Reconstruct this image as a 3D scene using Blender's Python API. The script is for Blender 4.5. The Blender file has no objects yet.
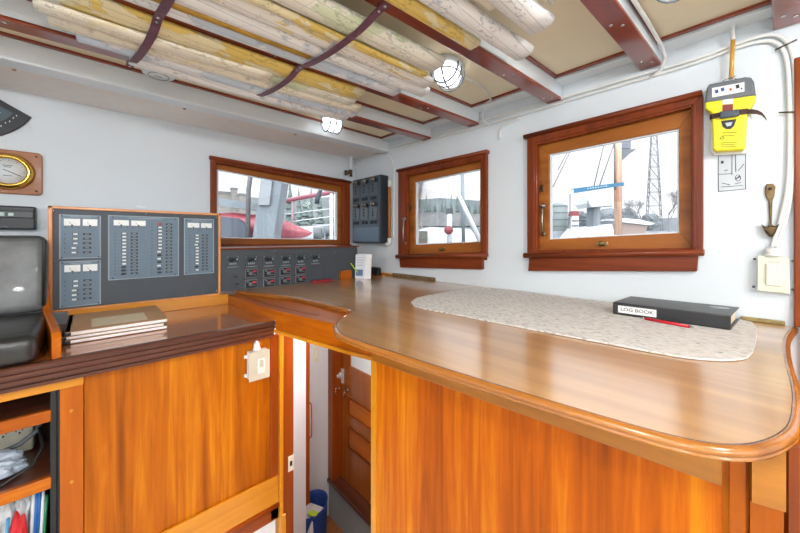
import bpy, bmesh, math, random
from math import radians, sin, cos, pi, tan, atan2, sqrt
from mathutils import Matrix, Vector
random.seed(7)
C = bpy.context.scene.collection
EYE = 1.30
# ---- camera ground truth: the survey of the cabin is taken from the eye point ----
F = 324.0; A = radians(46.8); ca, sa = cos(A), sin(A)
XR, YL, CZ, LZ, CE = 1.504, 2.12, -.26, -.32, .69
def ray(px, py):
    l = (px-400)/F; v = (238-py)/F
    return (ca+l*sa, sa-l*ca, v)
def Xp(px, py, x): r = ray(px, py); t = x/r[0]; return Vector((x, r[1]*t, r[2]*t))
def Yp(px, py, y): r = ray(px, py); t = y/r[1]; return Vector((r[0]*t, y, r[2]*t))
def Zp(px, py, z): r = ray(px, py); t = z/r[2]; return Vector((r[0]*t, r[1]*t, z))
def Dp(px, py, d): r = ray(px, py); return Vector((r[0]*d, r[1]*d, r[2]*d))

# ------------------------------------------------------------------ materials
MATS = {}
def srgb(c):
    return tuple(((x/255)/12.92 if x/255 <= .04045 else ((x/255+.055)/1.055)**2.4) for x in c)+(1,)
def base(name):
    m = bpy.data.materials.new(name); m.use_nodes = True
    nt = m.node_tree; b = nt.nodes['Principled BSDF']; MATS[name] = m
    return m, nt, b
def N(nt, t, **k):
    n = nt.nodes.new(t)
    for a, v in k.items():
        if a in n.inputs: n.inputs[a].default_value = v
        else: setattr(n, a, v)
    return n
def plain(name, col, rough=.5, metal=0, coat=0, emit=0, noise=0, bump=0, nscale=20, spec=.5):
    if name in MATS: return MATS[name]
    m, nt, b = base(name); c = srgb(col)
    b.inputs['Base Color'].default_value = c; b.inputs['Roughness'].default_value = rough
    b.inputs['Metallic'].default_value = metal; b.inputs['Coat Weight'].default_value = coat
    b.inputs['Specular IOR Level'].default_value = spec
    if emit: b.inputs['Emission Color'].default_value = c; b.inputs['Emission Strength'].default_value = emit
    tc = N(nt, 'ShaderNodeTexCoord'); no = N(nt, 'ShaderNodeTexNoise', Scale=nscale, Detail=4.)
    nt.links.new(tc.outputs['Object'], no.inputs['Vector'])
    rp = N(nt, 'ShaderNodeValToRGB'); k = noise or .03
    rp.color_ramp.elements[0].color = tuple(x*(1-k) for x in c[:3])+(1,)
    rp.color_ramp.elements[1].color = tuple(min(1, x*(1+k)) for x in c[:3])+(1,)
    rp.color_ramp.elements[0].position = .3; rp.color_ramp.elements[1].position = .7
    nt.links.new(no.outputs['Fac'], rp.inputs['Fac']); nt.links.new(rp.outputs['Color'], b.inputs['Base Color'])
    if bump:
        bp = N(nt, 'ShaderNodeBump', Strength=bump, Distance=.01)
        nt.links.new(no.outputs['Fac'], bp.inputs['Height']); nt.links.new(bp.outputs['Normal'], b.inputs['Normal'])
    return m
def wood(name, dark, light, axis=0, rough=.28, coat=.5, scale=1., streak=1., plank=0, mid=None, cior=1.5, crough=.12):
    """varnished wood; grain runs along `axis`"""
    if name in MATS: return MATS[name]
    m, nt, b = base(name); L = nt.links.new
    tc = N(nt, 'ShaderNodeTexCoord'); mp = N(nt, 'ShaderNodeMapping')
    s = [26*scale]*3; s[axis] = 1.3*scale
    mp.inputs['Scale'].default_value = s; L(tc.outputs['Object'], mp.inputs['Vector'])
    n1 = N(nt, 'ShaderNodeTexNoise', Scale=1., Detail=7., Roughness=.62, Distortion=.6); L(mp.outputs['Vector'], n1.inputs['Vector'])
    mp2 = N(nt, 'ShaderNodeMapping'); s2 = [6.*scale]*3; s2[axis] = .45*scale
    mp2.inputs['Scale'].default_value = s2; L(tc.outputs['Object'], mp2.inputs['Vector'])
    n2 = N(nt, 'ShaderNodeTexNoise', Scale=1., Detail=3., Distortion=.9); L(mp2.outputs['Vector'], n2.inputs['Vector'])
    mx = N(nt, 'ShaderNodeMath', operation='MULTIPLY_ADD'); mx.inputs[1].default_value = .55*streak; L(n1.outputs['Fac'], mx.inputs[0])
    m2 = N(nt, 'ShaderNodeMath', operation='MULTIPLY'); m2.inputs[1].default_value = .55; L(n2.outputs['Fac'], m2.inputs[0]); L(m2.outputs[0], mx.inputs[2])
    fac = mx.outputs[0]
    if plank:
        sp = N(nt, 'ShaderNodeSeparateXYZ'); L(tc.outputs['Object'], sp.inputs[0])
        q = N(nt, 'ShaderNodeMath', operation='DIVIDE'); q.inputs[1].default_value = plank; L(sp.outputs['XYZ'.index('Y') if axis != 1 else 0], q.inputs[0])
        if axis == 2:
            ad = N(nt, 'ShaderNodeMath', operation='ADD'); L(sp.outputs[0], ad.inputs[0]); L(sp.outputs[1], ad.inputs[1]); L(ad.outputs[0], q.inputs[0])
        fl = N(nt, 'ShaderNodeMath', operation='FLOOR'); L(q.outputs[0], fl.inputs[0])
        wn = N(nt, 'ShaderNodeTexWhiteNoise', noise_dimensions='1D'); L(fl.outputs[0], wn.inputs['W'])
        ma = N(nt, 'ShaderNodeMath', operation='MULTIPLY_ADD'); ma.inputs[1].default_value = .09; L(wn.outputs['Value'], ma.inputs[0]); L(fac, ma.inputs[2])
        sb = N(nt, 'ShaderNodeMath', operation='SUBTRACT'); sb.inputs[1].default_value = .045; L(ma.outputs[0], sb.inputs[0]); fac = sb.outputs[0]
    rp = N(nt, 'ShaderNodeValToRGB'); e = rp.color_ramp.elements
    e[0].position = .34; e[0].color = srgb(dark); e[1].position = .74; e[1].color = srgb(light)
    if mid: x = e.new(.55); x.color = srgb(mid)
    L(fac, rp.inputs['Fac']); L(rp.outputs['Color'], b.inputs['Base Color'])
    b.inputs['Roughness'].default_value = rough; b.inputs['Coat Weight'].default_value = coat; b.inputs['Coat Roughness'].default_value = crough; b.inputs['Coat IOR'].default_value = cior
    bp = N(nt, 'ShaderNodeBump', Strength=.06, Distance=.004); L(n1.outputs['Fac'], bp.inputs['Height']); L(bp.outputs['Normal'], b.inputs['Normal'])
    return m
def woods(name, d, l, **k): return [wood(name+'_'+'xyz'[i], d, l, axis=i, **k) for i in range(3)]
MAH = woods('mahogany', (96, 30, 12), (160, 60, 26), coat=.8)
CASE = woods('window_mahogany', (88, 34, 12), (150, 68, 28), coat=.12, rough=.42)
SASH = woods('oak_sash', (116, 60, 20), (184, 112, 46), coat=.12, rough=.42)
ORG = woods('amber_teak', (142, 68, 6), (210, 126, 20), coat=.2, mid=(180, 92, 8))
YEL = woods('yellow_teak', (176, 102, 12), (228, 158, 36), coat=.2)
RED = woods('red_teak', (100, 42, 10), (164, 78, 22), coat=.2)
DRK = woods('dark_mahogany', (44, 20, 12), (120, 66, 44), coat=.3, rough=.3)
CTR = wood('counter_teak', (150, 102, 54), (208, 160, 100), axis=1, rough=.32, coat=1., scale=.8, plank=0, cior=1.9, crough=.17)
LCT = wood('side_counter_teak', (146, 78, 26), (204, 124, 50), axis=0, rough=.2, coat=1., cior=1.65)
PNL = wood('panel_teak', (136, 60, 0), (222, 138, 8), axis=2, rough=.42, coat=.05, scale=1.9, plank=.045, mid=(188, 92, 0))
PNL2 = wood('cabinet_panel_teak', (130, 64, 0), (220, 144, 16), axis=2, rough=.4, coat=.08, scale=1.8, plank=.09, mid=(184, 100, 2))
WHITE = plain('white_paint', (222, 230, 235), .45, noise=.015, nscale=3)
WHITE2 = plain('white_gloss', (230, 238, 243), .3, noise=.012, nscale=3)
CREAM = plain('cream_headliner', (240, 230, 202), .6, noise=.05, nscale=2.5)
PLAST = plain('white_plastic', (232, 234, 230), .35)
IVORY = plain('ivory_plastic', (226, 226, 206), .4)
BLK = plain('black_plastic', (30, 33, 36), .4, noise=.1)
BLKV = plain('black_vinyl', (40, 40, 40), .33, noise=.25, bump=.35, nscale=14, coat=.15)
BOARD = plain('charcoal_board', (62, 70, 78), .5, noise=.06, nscale=60)
SLATE = plain('slate_blue_panel', (98, 120, 136), .45, noise=.05, nscale=40)
SLATE2 = plain('slate_edge', (150, 166, 176), .4)
GREY = plain('grey_plastic', (110, 116, 120), .45, noise=.08)
DARK = plain('label_black', (26, 30, 36), .5)
LBL = plain('label_grey', (150, 160, 168), .5)
REDP = plain('red_plastic', (190, 40, 70), .4)
REDO = plain('orange_red_plastic', (214, 70, 40), .4)
CHROME = plain('chrome', (200, 200, 200), .22, metal=1)
STEEL = plain('brushed_nickel', (150, 146, 138), .35, metal=1)
BRASS = plain('polished_brass', (222, 180, 84), .18, metal=1)
BRONZE = plain('old_bronze', (100, 82, 58), .42, metal=1, noise=.35, nscale=30)
LEATH = plain('purple_brown_leather', (104, 66, 82), .55, noise=.15, bump=.15, nscale=60)
YEPI = plain('signal_yellow', (240, 226, 24), .4)
BLUEF = plain('blue_fabric', (24, 58, 128), .8, noise=.2, bump=.3, nscale=60)
SCREEN = plain('screen_lcd', (176, 200, 190), .3)
GREEN = plain('lime_paper', (190, 226, 60), .7)
PAPER = plain('white_paper', (240, 240, 238), .7)
LCDL = plain('meter_white', (238, 242, 240), .35)
def glass(name='window_glass', tint=(255, 255, 255), k=.9):
    m, nt, b = base(name); nt.nodes.remove(b); L = nt.links.new
    out = nt.nodes['Material Output']; t = N(nt, 'ShaderNodeBsdfTransparent'); t.inputs[0].default_value = srgb(tint)
    g = N(nt, 'ShaderNodeBsdfGlossy', Roughness=.02); f = N(nt, 'ShaderNodeFresnel', IOR=1.45); mx = N(nt, 'ShaderNodeMixShader')
    ml = N(nt, 'ShaderNodeMath', operation='MULTIPLY'); ml.inputs[1].default_value = k
    L(f.outputs[0], ml.inputs[0]); L(ml.outputs[0], mx.inputs[0]); L(t.outputs[0], mx.inputs[1]); L(g.outputs[0], mx.inputs[2]); L(mx.outputs[0], out.inputs[0])
    return m
GLASS = glass(); BAG = glass('clear_film', (225, 232, 238), 3.0)
def lampglass():
    m, nt, b = base('lit_lamp_glass'); b.inputs['Base Color'].default_value = (.95, .97, 1, 1)
    b.inputs['Emission Color'].default_value = (.97, .99, 1, 1); b.inputs['Emission Strength'].default_value = 2.6
    b.inputs['Roughness'].default_value = .2
    no = N(nt, 'ShaderNodeTexNoise', Scale=30.); bp = N(nt, 'ShaderNodeBump', Strength=.1); nt.links.new(no.outputs[0], bp.inputs['Height']); nt.links.new(bp.outputs[0], b.inputs['Normal'])
    return m
LAMPG = lampglass()
def chartmat(name, paper, land, ink, seed, landpos=.56, tint=1.):
    m, nt, b = base(name); L = nt.links.new
    tc = N(nt, 'ShaderNodeTexCoord'); mp = N(nt, 'ShaderNodeMapping'); mp.inputs['Location'].default_value = (seed*3.1, seed*1.7, seed)
    mp.inputs['Scale'].default_value = (2.6, 5, 5); L(tc.outputs['Object'], mp.inputs['Vector'])
    n = N(nt, 'ShaderNodeTexNoise', Scale=2.2, Detail=5., Distortion=.4); L(mp.outputs[0], n.inputs['Vector'])
    r = N(nt, 'ShaderNodeValToRGB'); e = r.color_ramp.elements
    e[0].position = landpos; e[0].color = srgb(paper); e[1].position = landpos+.015; e[1].color = srgb(land); L(n.outputs['Fac'], r.inputs[0])
    # printed soundings and contour lines
    c = N(nt, 'ShaderNodeMath', operation='MULTIPLY'); c.inputs[1].default_value = 6; L(n.outputs['Fac'], c.inputs[0])
    fr = N(nt, 'ShaderNodeMath', operation='FRACT'); L(c.outputs[0], fr.inputs[0])
    lt = N(nt, 'ShaderNodeMath', operation='LESS_THAN'); lt.inputs[1].default_value = .035; L(fr.outputs[0], lt.inputs[0])
    mp2 = N(nt, 'ShaderNodeMapping'); mp2.inputs['Scale'].default_value = (60, 160, 160); L(tc.outputs['Object'], mp2.inputs['Vector'])
    v = N(nt, 'ShaderNodeTexNoise', Scale=1., Detail=2.); L(mp2.outputs[0], v.inputs['Vector'])
    n3 = N(nt, 'ShaderNodeTexNoise', Scale=9.); L(tc.outputs['Object'], n3.inputs['Vector'])
    g1 = N(nt, 'ShaderNodeMath', operation='GREATER_THAN'); g1.inputs[1].default_value = .57; L(v.outputs['Fac'], g1.inputs[0])
    g2 = N(nt, 'ShaderNodeMath', operation='GREATER_THAN'); g2.inputs[1].default_value = .58; L(n3.outputs['Fac'], g2.inputs[0])
    an = N(nt, 'ShaderNodeMath', operation='MULTIPLY'); L(g1.outputs[0], an.inputs[0]); L(g2.outputs[0], an.inputs[1])
    # neat lines along the sheet edge
    mp3 = N(nt, 'ShaderNodeMapping'); mp3.inputs['Location'].default_value = (0, seed*.013, 0); L(tc.outputs['Object'], mp3.inputs[0])
    sp = N(nt, 'ShaderNodeSeparateXYZ'); L(mp3.outputs[0], sp.inputs[0])
    ab = N(nt, 'ShaderNodeMath', operation='PINGPONG'); ab.inputs[1].default_value = .013; L(sp.outputs[1], ab.inputs[0])
    l3 = N(nt, 'ShaderNodeMath', operation='LESS_THAN'); l3.inputs[1].default_value = .0011; L(ab.outputs[0], l3.inputs[0])
    mxx = N(nt, 'ShaderNodeMath', operation='MAXIMUM'); L(lt.outputs[0], mxx.inputs[0]); L(an.outputs[0], mxx.inputs[1])
    my = N(nt, 'ShaderNodeMath', operation='MAXIMUM'); L(mxx.outputs[0], my.inputs[0]); L(l3.outputs[0], my.inputs[1])
    h = N(nt, 'ShaderNodeMath', operation='MULTIPLY'); h.inputs[1].default_value = .42; L(my.outputs[0], h.inputs[0])
    mix = N(nt, 'ShaderNodeMix', data_type='RGBA'); L(h.outputs[0], mix.inputs[0]); L(r.outputs[0], mix.inputs[6]); mix.inputs[7].default_value = srgb(ink)
    L(mix.outputs[2], b.inputs['Base Color']); b.inputs['Roughness'].default_value = .55
    return m
CH = [chartmat('chart_white', (246, 246, 244), (226, 232, 240), (130, 140, 150), 1, .60),
      chartmat('chart_cream', (242, 234, 214), (236, 224, 190), (140, 130, 110), 2, .55),
      chartmat('chart_yellow', (244, 232, 190), (238, 208, 112), (150, 130, 80), 3, .50),
      chartmat('chart_blue_tint', (238, 240, 244), (206, 218, 232), (120, 140, 145), 4, .50),
      chartmat('chart_green_tint', (240, 236, 220), (214, 220, 186), (110, 130, 110), 5, .55),
      chartmat('chart_pale', (244, 240, 232), (236, 218, 150), (130, 130, 130), 6, .60)]
def matmat():
    m, nt, b = base('woven_mat'); L = nt.links.new
    tc = N(nt, 'ShaderNodeTexCoord'); mp = N(nt, 'ShaderNodeMapping'); mp.inputs['Rotation'].default_value = (0, 0, radians(4))
    L(tc.outputs['Object'], mp.inputs[0])
    w = N(nt, 'ShaderNodeTexNoise', Scale=1., Detail=3.); m2 = N(nt, 'ShaderNodeMapping'); m2.inputs['Scale'].default_value = (260, 55, 60); L(mp.outputs[0], m2.inputs[0]); L(m2.outputs[0], w.inputs['Vector'])
    v = N(nt, 'ShaderNodeTexVoronoi', Scale=1.); m3 = N(nt, 'ShaderNodeMapping'); m3.inputs['Scale'].default_value = (22, 22, 1); L(mp.outputs[0], m3.inputs[0]); L(m3.outputs[0], v.inputs['Vector']); v.inputs['Randomness'].default_value = .35
    r = N(nt, 'ShaderNodeValToRGB'); e = r.color_ramp.elements; e[0].position = .34; e[0].color = srgb((168, 160, 152)); e[1].position = .5; e[1].color = srgb((222, 219, 214)); L(w.outputs[0], r.inputs[0])
    lt = N(nt, 'ShaderNodeMath', operation='LESS_THAN'); lt.inputs[1].default_value = .1; L(v.outputs['Distance'], lt.inputs[0])
    lm = N(nt, 'ShaderNodeMath', operation='MULTIPLY'); lm.inputs[1].default_value = .6; L(lt.outputs[0], lm.inputs[0])
    mix = N(nt, 'ShaderNodeMix', data_type='RGBA'); L(lm.outputs[0], mix.inputs[0]); L(r.outputs[0], mix.inputs[6]); mix.inputs[7].default_value = srgb((110, 90, 80))
    L(mix.outputs[2], b.inputs['Base Color']); b.inputs['Roughness'].default_value = .9
    bp = N(nt, 'ShaderNodeBump', Strength=.5, Distance=.002); L(w.outputs[0], bp.inputs['Height']); L(bp.outputs[0], b.inputs['Normal'])
    return m
MATM = matmat()
for m_ in (PNL, PNL2, *ORG, *RED, *CASE, *SASH): m_.node_tree.nodes['Principled BSDF'].inputs['Specular IOR Level'].default_value = .22

# ------------------------------------------------------------------ mesh builder
class MB:
    def __init__(s, M=None): s.bm = bmesh.new(); s.M = M or Matrix.Identity(4); s.smooth = False
    def _add(s, b2, M=None):
        me = bpy.data.meshes.new('tmp'); b2.to_mesh(me); b2.free()
        me.transform(s.M @ (M or Matrix.Identity(4))); s.bm.from_mesh(me); bpy.data.meshes.remove(me); return s
    def box(s, a, b, bev=0, seg=2, M=None):
        a, b = [min(p, q) for p, q in zip(a, b)], [max(p, q) for p, q in zip(a, b)]
        t = bmesh.new(); bmesh.ops.create_cube(t, size=1)
        for v in t.verts: v.co = Vector([a[i]+(v.co[i]+.5)*(b[i]-a[i]) for i in range(3)])
        if bev: bmesh.ops.bevel(t, geom=t.edges[:], offset=min(bev, .45*min(b[i]-a[i] for i in range(3))), segments=seg, affect='EDGES', profile=.5)
        return s._add(t, M)
    def prism(s, pts, z0, z1, M=None, bev=0, seg=2):
        """pts outline in local xy, extruded z0..z1"""
        t = bmesh.new(); lo = [t.verts.new((p[0], p[1], z0)) for p in pts]; hi = [t.verts.new((p[0], p[1], z1)) for p in pts]
        n = len(pts); f0 = t.faces.new(lo[::-1]); f1 = t.faces.new(hi)
        for i in range(n): t.faces.new((lo[i], lo[(i+1) % n], hi[(i+1) % n], hi[i]))
        bmesh.ops.recalc_face_normals(t, faces=t.faces)
        if bev:
            ed = [e for e in t.edges if abs(e.verts[0].co.z-e.verts[1].co.z) < 1e-9]
            bmesh.ops.bevel(t, geom=ed, offset=bev, segments=seg, affect='EDGES', profile=.5)
        return s._add(t, M)
    def hull8(s, q0, q1, bev=0):
        """solid between two corresponding polygons"""
        t = bmesh.new(); a = [t.verts.new(p) for p in q0]; b = [t.verts.new(p) for p in q1]; n = len(a)
        t.faces.new(a[::-1]); t.faces.new(b)
        for i in range(n): t.faces.new((a[i], a[(i+1) % n], b[(i+1) % n], b[i]))
        bmesh.ops.recalc_face_normals(t, faces=t.faces)
        if bev: bmesh.ops.bevel(t, geom=t.edges[:], offset=bev, segments=2, affect='EDGES', profile=.5)
        return s._add(t)
    def ring(s, out, inn, d0, d1, bev=0):
        """frame between outer and inner quads; d0,d1 offset vectors front/back"""
        n = len(out)
        for i in range(n):
            j = (i+1) % n
            q = [out[i], out[j], inn[j], inn[i]]
            s.hull8([p+d0 for p in q], [p+d1 for p in q], bev)
        return s
    def tube(s, path, r, n=10, M=None, caps=True, ry=None):
        P = [Vector(p) for p in path]; t = bmesh.new(); rings = []
        R = r if isinstance(r, (list, tuple)) else [r]*len(P); up = None
        for i, p in enumerate(P):
            d = (P[min(i+1, len(P)-1)]-P[max(i-1, 0)]).normalized()
            if up is None:
                up = Vector((0, 0, 1)) if abs(d.z) < .9 else Vector((1, 0, 0))
            x = d.cross(up).normalized(); up = x.cross(d).normalized()
            rings.append([t.verts.new(p+x*cos(2*pi*k/n)*R[i]+up*sin(2*pi*k/n)*(R[i] if ry is None else ry)) for k in range(n)])
        for a, b in zip(rings, rings[1:]):
            for k in range(n): t.faces.new((a[k], a[(k+1) % n], b[(k+1) % n], b[k]))
        if caps: t.faces.new(rings[0][::-1]); t.faces.new(rings[-1])
        for f in t.faces:
            if len(f.verts) == 4: f.smooth = True
        bmesh.ops.recalc_face_normals(t, faces=t.faces)
        return s._add(t, M)
    def lathe(s, prof, n=32, M=None, sx=1., sy=1.):
        """prof [(r,z)] around local z"""
        t = bmesh.new(); rings = []
        for r, z in prof: rings.append([t.verts.new((cos(2*pi*k/n)*r*sx, sin(2*pi*k/n)*r*sy, z)) for k in range(n)] if r > 1e-6 else [t.verts.new((0, 0, z))])
        for a, b in zip(rings, rings[1:]):
            for k in range(n):
                q = [a[k % len(a)], a[(k+1) % n % len(a)], b[(k+1) % n % len(b)], b[k % len(b)]]
                u = []
                for v in q:
                    if v not in u: u.append(v)
                if len(u) > 2:
                    f = t.faces.new(u); f.smooth = True
        bmesh.ops.recalc_face_normals(t, faces=t.faces)
        return s._add(t, M)
    def cyl(s, c, r, h, n=20, M=None):  # along local z from c
        return s.lathe([(0, c[2]), (r, c[2]), (r, c[2]+h), (0, c[2]+h)], n, (M or Matrix.Identity(4)) @ Matrix.Translation((c[0], c[1], 0)))
    def sweep(s, path, prof, closed=False):
        """path xy points (left side = outward), prof [(o,z)] closed profile"""
        t = bmesh.new(); n = len(path); rings = []
        for i in range(n):
            p = Vector(path[i]); a = Vector(path[max(i-1, 0)]); b = Vector(path[min(i+1, n-1)])
            d = (b-a).normalized(); no = Vector((-d.y, d.x))
            if 0 < i < n-1:
                d1 = (p-a).normalized(); k = max(.5, no.dot(Vector((-d1.y, d1.x)))); no = no/k
            rings.append([t.verts.new((p.x+no.x*o, p.y+no.y*o, z)) for o, z in prof])
        m = len(prof)
        for a, b in zip(rings, rings[1:]):
            for k in range(m): f = t.faces.new((a[k], a[(k+1) % m], b[(k+1) % m], b[k])); f.smooth = True
        t.faces.new(rings[0][::-1]); t.faces.new(rings[-1])
        bmesh.ops.recalc_face_normals(t, faces=t.faces)
        return s._add(t)
    def ribbon(s, pts, wdir, w, th):
        """flat strap along pts, wdir width direction"""
        W = Vector(wdir).normalized(); P = [Vector(p) for p in pts]; t = bmesh.new(); R = []
        for i, p in enumerate(P):
            d = (P[min(i+1, len(P)-1)]-P[max(i-1, 0)]).normalized(); nn = d.cross(W).normalized()
            ww = w[i] if isinstance(w, list) else w
            R.append([t.verts.new(p+W*ww/2+nn*th/2), t.verts.new(p-W*ww/2+nn*th/2), t.verts.new(p-W*ww/2-nn*th/2), t.verts.new(p+W*ww/2-nn*th/2)])
        for a, b in zip(R, R[1:]):
            for k in range(4): t.faces.new((a[k], a[(k+1) % 4], b[(k+1) % 4], b[k]))
        t.faces.new(R[0][::-1]); t.faces.new(R[-1]); bmesh.ops.recalc_face_normals(t, faces=t.faces)
        return s._add(t)
def rootloc(o):
    while o.parent: o = o.parent
    return Vector(o.get('_loc', (0, 0, 0)))
def obj(name, mb, mat, parent=None, label=None, smooth=False):
    me = bpy.data.meshes.new(name); mb.bm.to_mesh(me); mb.bm.free()
    if smooth:
        for p in me.polygons: p.use_smooth = True
    o = bpy.data.objects.new(name, me); me.materials.append(mat); C.objects.link(o)
    if parent is not None:
        me.transform(Matrix.Translation(-rootloc(parent))); o.parent = parent
    else:
        co = [v.co for v in me.vertices]; lo = [min(c[i] for c in co) for i in range(3)]; hi = [max(c[i] for c in co) for i in range(3)]
        L = Vector(((lo[0]+hi[0])/2, (lo[1]+hi[1])/2, lo[2])); me.transform(Matrix.Translation(-L)); o.location = L; o['_loc'] = tuple(L)
    if label: o['label'] = label
    return o
def sep(name, mb, mat, parent):
    """each loose piece of the builder becomes a part of its own"""
    bm = mb.bm; bm.verts.index_update(); seen = set(); out = []
    for v in list(bm.verts):
        if v in seen: continue
        st_ = [v]; isl = set()
        while st_:
            a = st_.pop()
            if a in isl: continue
            isl.add(a); st_ += [e.other_vert(a) for e in a.link_edges]
        seen |= isl; m2 = MB(); mp = {a: m2.bm.verts.new(a.co) for a in isl}
        for f in {f for a in isl for f in a.link_faces}:
            g = m2.bm.faces.new([mp[q] for q in f.verts]); g.smooth = f.smooth
        out.append(obj(name, m2, mat, parent))
    bm.free(); return out
def thing(name, label, cat, loc, group=None):
    o = bpy.data.objects.new(name, None); o.empty_display_size = .05; C.objects.link(o); o.location = loc; o['_loc'] = tuple(loc)
    o['label'] = label; o['category'] = cat
    if group: o['group'] = group
    return o
def single(name, mb, mat, label, cat, group=None, smooth=False):
    o = obj(name, mb, mat, smooth=smooth); o['label'] = label; o['category'] = cat
    if group: o['group'] = group
    return o
def struct(name, mb=None, mat=None, loc=(0, 0, 0)):
    if mb is None:
        o = bpy.data.objects.new(name, None); C.objects.link(o); o.location = loc; o['_loc'] = tuple(loc)
    else: o = obj(name, mb, mat)
    o['kind'] = 'structure'; return o
def frameR(y, z, x=XR):  # on the right wall: u to the viewer's right (-y), v up, w off the wall (-x)
    return Matrix(((0, 0, -1, x), (-1, 0, 0, y), (0, 1, 0, z), (0, 0, 0, 1)))
def frameL(x, z, y=YL):  # on the left wall: u = +x, v up, w = -y
    return Matrix(((1, 0, 0, x), (0, 0, -1, y), (0, 1, 0, z), (0, 0, 0, 1)))
def text(s, size, M, mat, parent, th=.0006, name='lettering', sx=1.):
    cu = bpy.data.curves.new('t', 'FONT'); cu.body = s; cu.size = size; cu.extrude = th/2; cu.align_x = 'CENTER'; cu.align_y = 'CENTER'; cu.resolution_u = 3
    ob = bpy.data.objects.new('t', cu); C.objects.link(ob); bpy.context.view_layer.update()
    me = bpy.data.meshes.new_from_object(ob.evaluated_get(bpy.context.evaluated_depsgraph_get())); bpy.data.objects.remove(ob)
    me.transform(M @ Matrix.Diagonal((sx, 1, 1, 1)))
    mb = MB(); mb.bm.from_mesh(me); bpy.data.meshes.remove(me)
    return obj(name, mb, mat, parent)
def grow(q, k, kb=None):
    c = sum(q, Vector())/len(q)
    return [c+(p-c)*k for p in q]

# ================================================================== THE SETTING
def wall_cells(axis, pos, th, u0, u1, z0, z1, holes):
    us = sorted({u0, u1, *[h[0] for h in holes], *[h[1] for h in holes]}); zs = sorted({z0, z1, *[h[2] for h in holes], *[h[3] for h in holes]})
    mb = MB()
    for a, b in zip(us, us[1:]):
        for c, d in zip(zs, zs[1:]):
            m = ((a+b)/2, (c+d)/2)
            if any(h[0] < m[0] < h[1] and h[2] < m[1] < h[3] for h in holes): continue
            if axis == 'x': mb.box((pos, a, c), (pos+th, b, d))
            else: mb.box((a, pos, c), (b, pos+th, d))
    bmesh.ops.remove_doubles(mb.bm, verts=mb.bm.verts, dist=1e-5)
    return mb
ZF, ZW = -1.30, -2.06
BX, BY = -1.55, -1.60
struct('wall_right', wall_cells('x', XR, .09, BY, YL+.09, ZW, .74, [(.115, .695, -.068, .475), (.93, 1.60, -.125, .445), (-.92, -.20, -1.28, .45)]), WHITE)
struct('wall_left', wall_cells('y', YL, .09, BX, XR, ZW, .74, [(.495, 1.42, -.05, .455)]), WHITE)
struct('wall_back', wall_cells('x', BX-.09, .09, BY, YL+.09, ZF, .74, [(-1.3, -.1, -.35, .45), (.1, 1.3, -.35, .45)]), WHITE)
struct('wall_front', wall_cells('y', BY-.09, .09, BX-.09, XR+.09, ZF, .74, [(-1.3, -.1, -.35, .45), (.1, 1.2, -.35, .45)]), WHITE)
mb = MB()
mb.box((BX, BY, ZF-.05), (XR, .80, ZF)); mb.box((BX, .80, ZF-.05), (.55, YL, ZF))
struct('floor', mb, wood('pale_bounce_sole', (214, 208, 194), (240, 236, 224), axis=1, rough=.4))  # unseen floor coloured pale to bounce light up to the ceiling
struct('floor_lower', MB().box((.5, .76, ZW-.05), (XR, YL, ZW)), wood('lower_sole', (116, 68, 30), (170, 108, 54), axis=0, rough=.4))
struct('wall_well_left', MB().box((.53, .80, ZW), (.55, YL, ZF-.05)), WHITE)
struct('wall_well_near', MB().box((.55, .78, ZW), (XR, .80, ZF-.05)), WHITE)
struct('ceiling', MB().box((BX-.09, BY-.09, CE), (XR+.09, YL+.09, CE+.05)), CREAM)
# white margin boards of the ceiling
struct('trim_1', MB().box((1.435, BY, .672), (XR-.001, YL-.001, CE-.001), .002), WHITE2)
mb = MB(); mb.box((BX, 1.712, .606), (XR-.001, 1.795, CE-.001), .006)
struct('trim_2', mb, WHITE2)
struct('trim_3', MB().box((BX, 1.796, .624), (XR-.001, YL-.0005, .66), .002), plain('pinkish_white', (240, 232, 226), .5))
mb = MB(); mb.tube([(BX, 1.80, .620), (1.43, 1.80, .620)], .003, 8)
for x in (-.22, .30, .85): mb.box((x, 1.80, .606), (x+.010, 1.815, .624))
struct('trim_4', mb, plain('tan_batten', (186, 152, 128), .6))

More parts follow.
